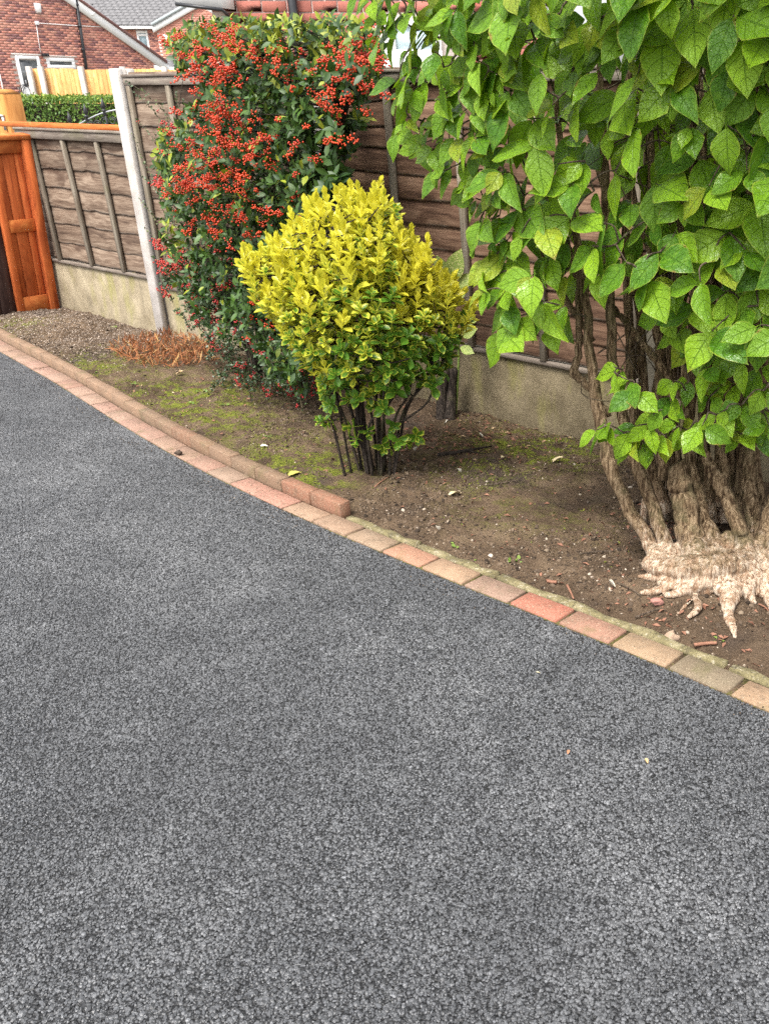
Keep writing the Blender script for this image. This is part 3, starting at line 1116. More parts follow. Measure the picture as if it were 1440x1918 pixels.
r0, L0, H0 = panel(6.40, 7.87, 0.395, 1.305, 7, [(7.655, -0.04), (7.195, -0.06), (6.75, -0.04)], 'wood_grey',
                   'low weathered grey fence panel with two full battens beside the orange gate', 0.065)
MB().add(*bevel_box(-1.3, .72, 0.030, 0.090, 0.915, 0.950, 0.004)).build('orange_capping', M['orange_rail'], r0)
panel(4.49, 6.28, 0.35, 1.632, 9, [(6.245, 0), (5.80, -.02), (5.36, -.02), (4.93, 0), (4.52, 0)], 'wood_grey',
      'tall grey brown fence panel behind the red berried shrub')
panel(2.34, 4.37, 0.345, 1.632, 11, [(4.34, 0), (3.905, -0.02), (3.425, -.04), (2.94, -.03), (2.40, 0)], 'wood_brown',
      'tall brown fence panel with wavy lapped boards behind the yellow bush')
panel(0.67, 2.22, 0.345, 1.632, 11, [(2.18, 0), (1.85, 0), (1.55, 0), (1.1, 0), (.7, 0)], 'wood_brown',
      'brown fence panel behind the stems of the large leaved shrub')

# ------------------------------------------------------------------ orange gate, set across the end of the bed
gate = empty('gate', fl(7.84, FD - 0.005, 0), RZF, label='narrow orange stained timber gate with three boards and a middle rail', cat='gate')
# local x = -s ; the leaf runs towards the drive along local -y
GH = 1.28
gate.rotation_euler = (0, 0.112, RZF)
GW = 0.30


def gbox(nm, y0, y1, z0, z1, x0, x1, mat='orange', b=0.004):
    return MB().add(*bevel_box(x0, x1, y0, y1, z0, z1, b)).build(nm, M[mat], gate)


gbox('stile', -0.062, 0.0, 0.0, GH - .034, -0.03, 0.055)
gbox('stile', -GW, -GW + 0.045, 0.0, GH - .034, -0.03, 0.035)
bw = (GW - 0.045 - 0.062) / 3
ww = [0.26, 0.46, 0.28]
y = -GW + 0.046
for k in range(3):
    wd = (GW - 0.109) * ww[k]
    gbox('board', y + 0.001, y + wd - 0.0015, 0.03, GH - 0.06, -0.012, 0.006)
    y += wd
for z0, z1 in ((0.012, 0.135), (0.61, 0.70), (GH - 0.125, GH - .036)):
    gbox('rail', -GW + 0.046, -0.063, z0, z1, 0.0065, 0.030, 'orange_rail')
gbox('top_cap', -GW - .03, 0.006, GH - 0.033, GH, -0.05, 0.062, 'orange_rail')
# dark neighbour of the gate leaf, nearer the drive
dk = empty('gate_screen', fl(7.86, FD - 0.005 - GW, 0), RZF, label='dark brown stained timber board screen left of the orange gate', cat='screen')
dk.rotation_euler = (0, 0.112, RZF)
y = -0.004
for k in range(3):
    MB().add(*bevel_box(-0.02, 0.022, y - 0.105, y, -0.02, 1.12 if k else 1.15, 0.003)).build('board', M['dark_wood'], dk)
    y -= 0.109
MB().add(*bevel_box(0.0225, 0.030, -0.32, -0.172, 0.09, 0.26, 0.002)).build('plate', M['plate'], dk)

# honey coloured post with a weathered top, behind the low panel
pt = yp(10, 200, 8.75)
pr = empty('timber_post', (pt[0], pt[1], 0), -0.35, label='honey coloured timber gate post with chamfered top behind the low fence', cat='post')
zt = yp(10, 166, 8.75)[2]
b = MB()
b.add(*bevel_box(-0.105, 0.105, -0.09, 0.09, -0.06, zt - 0.035, 0.005))
b.build('shaft', M['gate_post'], pr)
V = [(-.105, -.09, zt - .034), (.105, -.09, zt - .034), (.105, .09, zt - .034), (-.105, .09, zt - .034), (-.06, -.045, zt), (.06, -.045, zt), (.06, .045, zt), (-.06, .045, zt)]
MB().add(V, [(0, 3, 2, 1), (4, 5, 6, 7), (0, 1, 5, 4), (1, 2, 6, 5), (2, 3, 7, 6), (3, 0, 4, 7)]).build('cap', M['gate_post'], pr)
b = MB()
for k in range(9):
    a0, a1 = math.pi * k / 9, math.pi * (k + 1) / 9
for (x0, x1, z0, z1) in ((-0.085, -0.07, -0.1, 0), (0.055, 0.07, -0.1, 0), (-0.085, 0.07, 0.0005, 0.016)):
    b.box(x0, x1, -0.112, -0.0905, z0, z1)
o = b.build('bracket', M['galv'], pr)
o.location.z = yp(10, 218, 8.75)[2]

# ================================================================== BEYOND THE FENCE
# hedge
def leaf_tmpl(nu, nv, prof, hw, fold=0.12, curl=0.15, wave=0.0, seed=0, serr=0.0, cup=0.0):
    r_ = np.random.default_rng(seed)
    V, uv = [], []
    xs = np.linspace(-1, 1, nu + 1)
    ts = np.linspace(0, 1, nv + 1)
    tp = [p[0] for p in prof]
    wp = [p[1] for p in prof]
    ph = r_.uniform(0, 6.28, 3)
    for i, t in enumerate(ts):
        wd = np.interp(t, tp, wp) * hw
        for x in xs:
            z = fold * abs(x) * wd / hw * hw * 2 - curl * t * t + wave * math.sin(7 * t + ph[0] + 2 * x) * abs(x) + cup * x * x * wd
            xx = x * wd * (1 + (serr * r_.normal() if abs(x) == 1 else 0))
            V.append((xx, t * (1 - 0.03 * abs(x)), z))
            uv.append(((x + 1) / 2, t))
    k = nu + 1
    Q = np.array([(i * k + j, i * k + j + 1, (i + 1) * k + j + 1, (i + 1) * k + j) for i in range(nv) for j in range(nu)])
    return np.array(V), Q, np.array(uv)


def place_leaves(b, tm, Ax, Nn, P, size, tint):
    """many copies of one leaf: axis, face normal, base point, length"""
    V, Q, uv = tm
    Ax = np.asarray(Ax, float)
    Ax /= np.linalg.norm(Ax, axis=1)[:, None]
    Nn = np.asarray(Nn, float)
    Nn = Nn - Ax * (Nn * Ax).sum(1)[:, None]
    Nn /= np.linalg.norm(Nn, axis=1)[:, None] + 1e-9
    Xx = np.cross(Ax, Nn)
    n = len(P)
    size = np.broadcast_to(np.asarray(size, float), (n,))
    W = (V[None, :, 0:1] * Xx[:, None] + V[None, :, 1:2] * Ax[:, None] + V[None, :, 2:3] * Nn[:, None]) * size[:, None, None] + np.asarray(P)[:, None]
    QQ = (Q[None] + (np.arange(n) * len(V))[:, None, None]).reshape(-1, 4)
    b.addq(W.reshape(-1, 3), QQ, np.tile(uv, (n, 1)), np.repeat(np.broadcast_to(tint, (n,)), len(V)))


def rdir(n):
    a = rng.normal(size=(n, 3))
    return a / np.linalg.norm(a, axis=1)[:, None]


OV = [(0, .08), (.12, .55), (.3, .92), (.45, 1), (.62, .88), (.8, .55), (.93, .2), (1, .03)]
tiny = leaf_tmpl(2, 2, OV, 0.3, 0.2, 0.1)
pA, pB = yp(-90, 186, 13.0), yp(330, 186, 13.6)
hd = unit(pB - pA)
hn = np.array([-hd[1], hd[0], 0])
n = 15000
u = rng.random(n) * np.linalg.norm(pB - pA)
k = rng.random(n)
zt = 1.475
P = pA[None, :2] + hd[None, :2] * u[:, None]
front = k < 0.62
dv = np.where(front, rng.normal(0, 0.035, n), rng.random(n) * 0.7)
zz = np.where(front, rng.random(n) * 1.15 + 0.33, zt + rng.normal(0, 0.02, n))
P = np.concatenate([P + dv[:, None] * hn[None, :2] + 0, zz[:, None]], 1)
P[:, :2] += (0.05 * fbm(P[:, 0] * 3, zz * 3, 3))[:, None] * hn[None, :2]
ax = rdir(n) + np.array([0, 0, 0.5])
nr = rdir(n) + np.where(front[:, None], np.array([[-hn[0], -hn[1], 0.5]]), np.array([[0, 0, 1.4]]))
b = MB()
tn = np.where(front, rng.random(n) * 0.85, 0.6 + 0.4 * rng.random(n))
place_leaves(b, tiny, ax, nr, P, rng.uniform(0.03, 0.055, n), tn)
hr = empty('hedge', (pA[0], pA[1], 0), label='clipped green hedge beyond the low fence panel', cat='hedge')
o = b.build('foliage', M['hedge'])
o.parent = hr
o.matrix_parent_inverse = Matrix.Translation(-hr.location)
o['kind'] = 'stuff'
b = MB()
c0, c1 = pA + hn * 0.08, pB + hn * 0.08
b.add([(*c0[:2], 0), (*c1[:2], 0), (*c1[:2], zt - .05), (*c0[:2], zt - .05), (*(c0 + hn * .55)[:2], 0), (*(c1 + hn * .55)[:2], 0), (*(c1 + hn * .55)[:2], zt - .05), (*(c0 + hn * .55)[:2], zt - .05)],
      [(0, 1, 2, 3), (3, 2, 6, 7), (4, 7, 6, 5), (0, 3, 7, 4), (1, 5, 6, 2)])
o = b.build('twigs', M['dark_stem'])
o.parent = hr
o.matrix_parent_inverse = Matrix.Translation(-hr.location)

# wrought iron gate
GY = 10.2
ig = empty('iron_gate', tuple(yp(190, 230, GY)[:2]) + (0,), label='black wrought iron gate with spear finials and scrolls beyond the fence post', cat='gate')
io = np.array(ig.location)


def loc(p):
    return np.asarray(p) - io


pts = [yp(x, y, GY) for x, y in ((112, 252), (140, 237), (166, 222), (195, 210), (225, 204), (262, 200), (300, 200))]
MB().tube([loc(p) for p in smooth_path(pts, 24)], 0.0075, 8).build('arched_rail', M['iron_rail'], ig)
fin = [(127, 207), (157, 192), (190, 181), (219, 175), (250, 172)]
fb = None
for fx, fy in fin:
    p = loc(yp(fx, fy, GY))
    q = loc(yp(fx + 6, 268, GY))
    MB().tube([p + (0, 0, -0.10), np.array([p[0] + 0.02, p[1], q[2]])], 0.009, 6).build('bar', M['iron'], ig)
    b = MB()
    prof = [(0.0, .001), (-.05, .013), (-.085, .024), (-.095, .016), (-.105, .010), (-.112, .022), (-.122, .022), (-.13, .010), (-.15, .018), (-.165, .010)]
    b.tube([p + (0, 0, z) for z, r in prof], [r for z, r in prof], 8)
    b.build('spear_finial', M['iron'], ig)
for cx_, cy_, sg in ((170, 232, 1), (183, 232, -1), (197, 226, 1), (211, 226, -1), (226, 222, 1), (152, 240, 1)):
    c = loc(yp(cx_, cy_, GY))
    sp = [c + np.array([sg * (0.012 + 0.006 * t) * math.cos(t * 2.2), 0, (0.012 + 0.006 * t) * math.sin(t * 2.2)]) for t in np.linspace(0, 4.4, 26)]
    MB().tube(sp, 0.0055, 5).build('scroll', M['iron'], ig)

# pale closeboard fence in front of the far house
FY = 24.0
pf = empty('closeboard_fence', tuple(yp(60, 128, FY)[:2]) + (0.35,), label='new honey coloured closeboard fence with concrete posts below the far brick house', cat='fence')
fo = np.array(pf.location)
ppost = [(57, 10), (79, 12), (154, 8), (232, 8), (310, 8)]
zt_ = yp(100, 127.5, FY)[2]
bd = MB().add([(-.052, -.012, 0), (.052, -.006, 0), (.052, .006, 0), (-.052, .006, 0), (-.052, -.012, 1.85), (.052, -.006, 1.85), (.052, .006, 1.85), (-.052, .006, 1.85)],
              [(0, 1, 5, 4), (1, 2, 6, 5), (2, 3, 7, 6), (3, 0, 4, 7), (4, 5, 6, 7), (0, 3, 2, 1)]).data('board', M['new_wood'])
x0 = yp(58, 128, FY)[0]
x1 = yp(365, 128, FY)[0]
xx = x0
while xx < x1:
    o = obj('board', bd, pf, (xx - fo[0], 0.03 * math.sin(xx * 3), zt_ - 1.85 - fo[2] + random.uniform(-.006, .006) - (0.02 if int((xx - x0) / .93) % 2 else 0)))
    xx += 0.101
for px_, w_ in ppost:
    q = yp(px_, 128, FY)
    MB().add(*bevel_box(-0.055, 0.055, -0.05, 0.05, -0.3, zt_ + 0.04 - fo[2], 0.008)).build('post', M['post'], pf, loc=(q[0] - fo[0], -0.07, 0))

# ------------------------------------------------------------------ far brick house
HA = rad(30)
wd_ = np.array([math.sin(HA), math.cos(HA), 0])
hn_ = np.array([wd_[1], -wd_[0], 0])            # outward, towards the drive
aa = math.atan2(-CX, FPX / _cp)
H0_ = np.array([math.sin(aa), math.cos(aa), 0]) * 38.0
H0_[2] = 0.72
hrz = math.atan2(wd_[1], wd_[0])


def hw_(px, py, off=0.0):
    """pixel to wall coordinates (u along, height above the house's ground)"""
    d = ray(px, py)
    o_ = np.array([0, 0, EYE])
    k = ((H0_ + hn_ * off - o_) @ hn_) / (d @ hn_)
    p = o_ + d * k
    return float((p - H0_) @ wd_), float(p[2] - H0_[2])


hs_ = empty('brick_house', H0_, hrz, label='far red brick house with white door and sloping white bargeboard', cat='house')
# local: x along wall (u), local y = away (inside is +y), z up  (outward = -y)
uR = hw_(287, 115)[0]
bA, bB = hw_(143, 0), hw_(302, 113)
sl = (bB[1] - bA[1]) / (bB[0] - bA[0])


def barge_z(u):
    return bA[1] + sl * (u - bA[0])


uL = -3.0
zpk = barge_z(-1.2)
V = [(uL, 0, -1), (uR, 0, -1), (uR, 0, barge_z(uR) - .05), (-1.2, 0, zpk - .05), (uL, 0, zpk - .05)]
V += [(x, 7, z) for x, y, z in V]
MB().add(V, [(0, 1, 2, 3, 4), (9, 8, 7, 6, 5), (1, 6, 7, 2), (0, 5, 6, 1), (2, 7, 8, 3), (3, 8, 9, 4), (4, 9, 5, 0)]).build('wall', M['mortar'], hs_)
dl, dt = hw_(27, 103)
dr, _ = hw_(71, 105)
wl, wt = hw_(85, 107)
wr, wb = hw_(141, 128)
b = MB()
r = 0
z = hw_(0, 225)[1]
z = math.floor(z / 0.075) * 0.075
zmax = hw_(0, -12)[1] + 0.6
while z < zmax:
    u_ = uL + (0.1125 if r % 2 else 0)
    while u_ < uR - 0.1:
        a0, a1 = u_ + 0.005, u_ + 0.220
        zc = z + 0.0325
        ok = zc < barge_z(a1) - 0.12 and a0 > -1.6
        if (dl + .04 < a1 and a0 < dr - .04 and zc < dt + 0.02) or (wl + .04 < a1 and a0 < wr - .04 and wb - .03 < zc < wt + .02):
            ok = False
        if ok:
            pr_ = random.random()
            b.box(a0, a1, -0.010 - random.random() * .003, 0.01, z + 0.005, z + 0.070, tint=(0.05 + 0.25 * random.random()) if pr_ < .3 else 0.4 + 0.6 * random.random())
        u_ += 0.225
    z += 0.075
    r += 1
b.build('brickwork', M['brick_far'], hs_)['kind'] = 'stuff'
# bargeboard and verge tiles
u0 = -1.2
th = 0.24
for nm, z0, z1, y0, y1, mt in (('bargeboard', -0.30, 0.0, -0.10, -0.02, 'white'), ('verge_tiles', 0.001, 0.10, -0.14, 0.4, 'tile_red')):
    e = bB[0] + 0.15
    V = [(u0, y0, barge_z(u0) + z0), (e, y0, barge_z(e) + z0), (e, y0, barge_z(e) + z1), (u0, y0, barge_z(u0) + z1)]
    V += [(x, y1, z) for x, y, z in V]
    MB().add(V, [(0, 1, 2, 3), (7, 6, 5, 4), (0, 4, 5, 1), (1, 5, 6, 2), (2, 6, 7, 3), (3, 7, 4, 0)]).build(nm, M[mt], hs_)
MB().box(uR - .02, bB[0] + .25, -0.08, 0.4, barge_z(bB[0]) - .42, barge_z(bB[0]) - .14).build('soffit_box', M['white'], hs_)


def hbox(nm, pxa, pya, pxb, pyb, y0, y1, mat, b=0.006):
    ua, za = hw_(pxa, pya)
    ub, zb = hw_(pxb, pyb)
    ua, ub = min(ua, ub), max(ua, ub)
    za, zb = min(za, zb), max(za, zb)
    return MB().add(*bevel_box(ua, ub, y0, y1, za, zb, b)).build(nm, M[mat], hs_)


# door
dz0 = 0.0
dd = MB().add(*bevel_box(dl, dl + 0.09, -0.05, 0.02, dz0, dt, .006)).add(*bevel_box(dr - .09, dr, -0.05, 0.02, dz0, dt, .006)).add(*bevel_box(dl + .091, dr - .091, -0.05, 0.02, dt - .09, dt, .006))
dob = dd.build('door_frame', M['white'], hs_)
gz = hw_(40, 162)[1]
MB().add(*bevel_box(dl + .092, dr - .092, -0.03, 0.02, dz0, gz, .006)).build('door_panel', M['white'], hs_)
MB().box(dl + .10, dr - .10, -0.02, 0.02, gz + .03, dt - .12).build('door_glass', M['glass'], hs_)
MB().add(*bevel_box(dl + .14, dl + .17, -0.07, -0.031, gz + .05, gz + .2, .004)).build('door_handle', M['galv'], hs_)
hbox('lintel', 20, 98.5, 76, 103.5, -0.03, 0.02, 'lintel')
hbox('lintel', 87, 102.5, 143, 106.5, -0.03, 0.02, 'lintel')
fr = MB().add(*bevel_box(wl, wr, -.04, .02, wb, wb + .1, .005)).add(*bevel_box(wl, wr, -.04, .02, wt - .1, wt, .005)).add(*bevel_box(wl, wl + .1, -.039, .02, wb + .101, wt - .101, .005)).add(*bevel_box(wr - .1, wr, -.039, .02, wb + .101, wt - .101, .005))
wo = fr.build('window', M['white'], hs_)
MB().box(wl + .1, wr - .1, -.01, .02, wb + .1, wt - .1).build('pane', M['glass'], wo)
hbox('downpipe', -3, 138, 4, 170, -0.09, -0.02, 'white')
p0, p1 = hw_(138, -14), hw_(158.5, 134)
MB().tube([(p0[0], -0.07, p0[1]), (p1[0], -0.07, p1[1] - .6)], 0.05, 10).build('drainpipe', M['black'], hs_)
for yy in (8, 48, 92):
    q = hw_(138 + 0.135 * (yy + 14) + 0.5, yy)
    MB().tube([(q[0], -0.07, q[1] - .03), (q[0], -0.07, q[1] + .03)], 0.062, 10).build('pipe_collar', M['black'], hs_)
ua, za = hw_(62, 4)
ub, zb = hw_(76.5, 25)
V = [(ua, -.012, zb), (ub, -.012, zb), (ub, -.012, za), (ua, -.012, za), (ua + .03, -.10, zb + .06), (ub - .03, -.10, zb + .06), (ub, -.10, za - .02), (ua, -.10, za - .02)]
MB().add(V, [(0, 3, 2, 1), (4, 5, 6, 7), (0, 1, 5, 4), (1, 2, 6, 5), (2, 3, 7, 6), (3, 0, 4, 7)]).build('alarm_box', M['white'], hs_)
hbox('junction_box', 63.5, 38.5, 71.5, 46, -0.07, -0.014, 'white')
cb = [hw_(67.5, 46), hw_(71, 72), hw_(75.5, 98)]
MB().tube([(u, -.02, z) for u, z in cb], 0.012, 5).build('cable', M['white'], hs_)
cb = [hw_(72, 42.5), hw_(140, 47), hw_(214, 51)]
MB().tube([(u, -.02, z) for u, z in cb], 0.012, 5).build('cable', M['white'], hs_)
b = MB()
for xa, xb in ((75, 80.5), (81.5, 87.5)):
    ua, za = hw_(xa, 99)
    ub, zb = hw_(xb, 105)
    b.add(*bevel_box(ua, ub, -.16, -.04, zb, za, .01))
b.build('security_light', M['black'], hs_)
hbox('sensor', 167, 21.5, 173.5, 28, -0.14, -0.011, 'white')
for k in range(3):
    c = hw_(44 + 6 * k, 176)
    MB().tube([(c[0] + (.20 + .05 * k) * math.cos(t), -.1 - .01 * k, c[1] + .28 * math.sin(t)) for t in np.linspace(0, 6.0, 20)], 0.012, 5).build('hose_loop', M['black'], hs_)

# ------------------------------------------------------------------ house further back (tiled roof)
BY = 54.0
b2 = empty('tiled_house', tuple(yp(260, 100, BY)[:2]) + (0.9,), label='far brick house with grey tiled roof and white window behind the bargeboard', cat='house')
bo = np.array(b2.location)


def lp(px, py, y=BY):
    return yp(px, py, y) - bo


A, Bq = lp(150, 130), lp(356, 130)
zE = lp(260, 51)[2]
MB().box(A[0], Bq[0], 0, 6, -1, zE).build('wall', M['mortar'], b2)
b = MB()
z = lp(0, 140)[2]
r = 0
while z < zE - .1:
    u_ = lp(170, 0)[0] + (0.1125 if r % 2 else 0)
    while u_ < lp(352, 0)[0]:
        q = random.random()
        b.box(u_ + .005, u_ + .22, -.01, .01, z + .005, z + .07, tint=.2 * random.random() if q < .15 else .45 + .55 * random.random())
        u_ += .225
    z += .075
    r += 1
# gable on the right
gA, gB = lp(300, 52), lp(372, 12)
z = lp(0, 140)[2]
while z < lp(0, 0)[2]:
    u_ = gA[0] + (0.1125 if r % 2 else 0)
    while u_ < lp(400, 0)[0]:
        if z < gA[2] + (gB[2] - gA[2]) / (gB[0] - gA[0]) * (u_ - gA[0]) - .1:
            b.box(u_ + .005, u_ + .22, -.51, -.49, z + .005, z + .07, tint=.45 + .55 * random.random())
        u_ += .225
    z += .075
    r += 1
b.build('brickwork', M['brick_far'], b2)['kind'] = 'stuff'
ex = lp(400, 0)[0]
sl2 = (gB[2] - gA[2]) / (gB[0] - gA[0])
V = [(gA[0], -.49, -1), (ex, -.49, -1), (ex, -.49, gA[2] + sl2 * (ex - gA[0])), (gA[0], -.49, gA[2])]
V += [(x, 3, z) for x, y, z in V]
MB().add(V, [(0, 1, 2, 3), (7, 6, 5, 4), (0, 4, 5, 1), (1, 5, 6, 2), (2, 6, 7, 3), (3, 7, 4, 0)]).build('gable', M['mortar'], b2)
V = [(gA[0] - .15, -.62, gA[2] - .22), (ex, -.62, gA[2] + sl2 * (ex - gA[0]) - .12), (ex, -.62, gA[2] + sl2 * (ex - gA[0]) + .14), (gA[0] - .15, -.62, gA[2] + .04)]
V += [(x, -.5, z) for x, y, z in V]
MB().add(V, [(0, 1, 2, 3), (7, 6, 5, 4), (0, 4, 5, 1), (1, 5, 6, 2), (2, 6, 7, 3), (3, 7, 4, 0)]).build('gable_bargeboard', M['white'], b2)
V = [(x, y - .1, z + .27) for x, y, z in V]
V = [(x, -.7 if i < 4 else 2.5, z + (.0 if i in (0, 1, 4, 5) else -.12)) for i, (x, y, z) in enumerate(V)]
MB().add(V, [(0, 1, 2, 3), (7, 6, 5, 4), (0, 4, 5, 1), (1, 5, 6, 2), (2, 6, 7, 3), (3, 7, 4, 0)]).build('gable_roof', M['lead'], b2)


def tile_roof(parent, x0, x1, y0, z0, rows, run, rise, tw, name='roof_tiles'):
    b = MB()
    for r_ in range(rows):
        x = x0 - (tw / 2 if r_ % 2 else 0)
        while x < x1:
            zj = random.uniform(-.006, .006)
            ya, za = y0 + run * r_, z0 + rise * r_ + zj
            V = [(x + .004, ya, za), (x + tw - .004, ya, za), (x + tw - .004, ya + run * 1.2, za + rise * 1.2), (x + .004, ya + run * 1.2, za + rise * 1.2)]
            V += [(p, q, s_ + .045) for p, q, s_ in V[:2]] + [(p, q, s_ + .02) for p, q, s_ in V[2:4]]
            b.add(V, [(0, 3, 2, 1), (4, 5, 6, 7), (0, 1, 5, 4), (1, 2, 6, 5), (2, 3, 7, 6), (3, 0, 4, 7)])
            x += tw
    o = b.build(name, M['tile'], parent)
    o['kind'] = 'stuff'
    return o


zR = lp(260, 47)[2]
tile_roof(b2, lp(150, 0)[0], lp(372, 0)[0], -.35, zR, 24, .26, .145, .33)
zz1 = zR + 24 * .145
V = [(A[0], -.3, zR - .03), (Bq[0] + 3, -.3, zR - .03), (Bq[0] + 3, -.3 + 24 * .26, zz1 - .03), (A[0], -.3 + 24 * .26, zz1 - .03)]
MB().add(V + [(x, y, z - .1) for x, y, z in V], [(0, 1, 2, 3), (4, 7, 6, 5), (0, 4, 5, 1), (1, 5, 6, 2), (2, 6, 7, 3), (3, 7, 4, 0)]).build('roof_deck', M['tile'], b2)
q0, q1 = lp(236, 48), lp(300, 53.5)
MB().add(*bevel_box(lp(150, 0)[0], q1[0], -.48, -.36, q1[2] - .02, q0[2] - .02, .01)).build('gutter', M['white'], b2)
w0, w1 = lp(255, 56), lp(283, 98)
fr = MB().add(*bevel_box(w0[0], w1[0], -.05, .02, w0[2] - .12, w0[2], .01)).add(*bevel_box(w0[0], w1[0], -.05, .02, w1[2], w1[2] + .12, .01)).add(*bevel_box(w0[0], w0[0] + .1, -.049, .02, w1[2] + .121, w0[2] - .121, .01)).add(*bevel_box(w1[0] - .1, w1[0], -.049, .02, w1[2] + .121, w0[2] - .121, .01))
zm = lp(0, 64)[2]
fr.add(*bevel_box(w0[0] + .101, w1[0] - .101, -.048, .02, zm - .05, zm + .05, .01))
wo = fr.build('window', M['white'], b2)
MB().box(w0[0] + .08, w1[0] - .08, -.012, .02, w1[2] + .08, w0[2] - .08).build('pane', M['glass_pale'], wo)
MB().tube([lp(290, 54, BY - .5), lp(300, 61, BY - .3), lp(312, 68, BY - .6), lp(314, 84, BY - .6)], .05, 8).build('downpipe', M['white'], b2)
MB().tube([lp(294, 25, BY + 3), lp(294, 38, BY + 3)], .14, 8).add(*bevel_box(lp(289, 0)[0], lp(299, 0)[0], 2.8, 3.2, lp(0, 41)[2], lp(0, 38)[2], .01)).build('roof_vent', M['white'], b2)
MB().tube([lp(262, -12, BY + 5), lp(262, 7, BY + 5)], .16, 8).build('roof_vent', M['white'], b2)
d0, d1 = lp(381, 14, BY - 4), lp(416, 41, BY - 4)
V = [(d0[0], d0[1], d0[2]), (d1[0] + .3, d0[1], d1[2] - .05), (d1[0] + .3, d0[1], d1[2] + .2), (d1[0] + .3, d0[1], d0[2] + .6), (d0[0], d0[1], d0[2] + .3)]
V += [(x, y + .3, z) for x, y, z in V]
MB().add(V, [(0, 1, 2, 3, 4), (9, 8, 7, 6, 5), (0, 5, 6, 1), (1, 6, 7, 2), (2, 7, 8, 3), (3, 8, 9, 4), (4, 9, 5, 0)]).build('dormer_cladding', M['white'], b2)
# small lower tiled roof in front, with white fascia
pq = empty('porch_roof', tuple(yp(320, 118, 46)[:2]) + (0.9,), label='small grey tiled lean to roof with white fascia under the far gable', cat='roof')
po = np.array(pq.location)
c0, c1 = yp(286, 126, 46) - po, yp(372, 126, 46) - po
tile_roof(pq, c0[0] + .2, c1[0], 0, c0[2], 6, .3, .085, .22)
MB().add(*bevel_box(c0[0], c1[0], -.12, -.01, c0[2] - .16, c0[2] + .02, .01)).build('fascia', M['white'], pq)
MB().box(c0[0] + .1, c1[0], .05, 2, -1.2, c0[2] - .02).build('wall', M['mortar'], pq)

# ------------------------------------------------------------------ nearer house of big red blocks behind the shrub
NY = 13.0
nh = empty('block_house', tuple(yp(412, 130, NY)[:2]) + (0,), label='house of large rough red blocks directly behind the red berried shrub', cat='house')
no = np.array(nh.location)
xA, xB = 0.0, yp(1010, 130, NY)[0] - no[0]
MB().box(xA, xB, 0.0, 6, -.06, 4.6).build('wall', M['mortar'], nh)
kx0, kx1 = yp(725, 130, NY)[0] - no[0], yp(830, 130, NY)[0] - no[0]
kz0, kz1 = yp(0, 119, NY)[2], yp(0, 36, NY)[2]
bl = []
for sd_ in range(3):
    V, F = bevel_box(-.142, .142, -.016, .01, .005, .114, .003)
    r_ = np.random.default_rng(sd_)
    bl.append(MB().add(np.array(V) + r_.normal(0, .002, (len(V), 3)), F).data('brick', M['brick']))
z = 1.42
r = 0
while z < 3.15:
    u_ = xA - (0.15 if r % 2 else 0)
    while u_ < xB:
        if not (kx0 - .1 < u_ + .15 and u_ < kx1 + .05 and kz0 - .1 < z + .06 < kz1 + .1) and u_ + .15 > xA:
            o = obj('brick', bl[random.randrange(3)], nh, (max(u_ + .15, xA + .142), 0, z), None,
                    random.choice([(0.36, 0.098, 0.068), (0.41, 0.125, 0.09), (0.34, 0.11, 0.08), (0.44, 0.15, 0.115)]))
        u_ += .298
    z += .124
    r += 1
q = yp(564, 40, NY)
MB().tube([(q[0] - no[0] - .12, -.09, 4.5), (q[0] - no[0] + .02, -.09, 0)], .055, 10).build('drainpipe', M['black'], nh)
fr = MB().add(*bevel_box(kx0, kx1, -.06, .02, kz0, kz0 + .16, .006)).add(*bevel_box(kx0, kx1, -.06, .02, kz1 - .06, kz1, .006)).add(*bevel_box(kx0, kx0 + .13, -.059, .02, kz0 + .161, kz1 - .061, .006)).add(*bevel_box(kx1 - .1, kx1, -.059, .02, kz0 + .161, kz1 - .061, .006))
fr.add(*bevel_box(kx0 - .03, kx1 + .03, -.11, -.0605, kz0 - .03, kz0 + .05, .006))
wo = fr.build('window', M['white'], nh)
MB().box(kx0 + .1, kx1 - .08, -.02, .02, kz0 + .1, kz1 - .05).build('pane', M['glass_pale'], wo)
# eaves seen from below at the corner
e0, e1 = yp(330, 3, NY - .5), yp(412, 14, NY - .5)
MB().add([(e0[0] - no[0], -.5, e0[2]), (e1[0] - no[0] + .02, -.5, e1[2]), (e1[0] - no[0] + .02, -.5, e1[2] + .3), (e0[0] - no[0], -.5, e0[2] + .3),
          (e0[0] - no[0], .6, e0[2] + .04), (e1[0] - no[0] + .02, .6, e1[2] + .04), (e1[0] - no[0] + .02, .6, e1[2] + .3), (e0[0] - no[0], .6, e0[2] + .3)],
         [(0, 1, 2, 3), (7, 6, 5, 4), (0, 4, 5, 1), (1, 5, 6, 2), (2, 6, 7, 3), (3, 7, 4, 0)]).build('eaves', M['white'], nh)
MB().tube([(e0[0] - no[0], -.53, e0[2] - .02), (e1[0] - no[0] + .03, -.53, e1[2] - .02), (e1[0] - no[0] + .06, -.2, e1[2] - .12)], .02, 6).build('cable', M['black'], nh)

# ================================================================== PLANTS
small = leaf_tmpl(2, 3, OV, 0.24, 0.10, 0.12)
smallw = leaf_tmpl(2, 3, OV, 0.30, 0.12, 0.10)


def scatter_px(poly, n, dist=None):
    xs = [p[0] for p in poly]
    ys_ = [p[1] for p in poly]
    out = []
    while len(out) < n:
        x, y = random.uniform(min(xs), max(xs)), random.uniform(min(ys_), max(ys_))
        if in_poly(x, y, poly):
            out.append((x, y))
    return out


def child(o, root):
    """parent without moving"""
    o.parent = root
    o.matrix_parent_inverse = Matrix.Translation(-root.location)
    return o


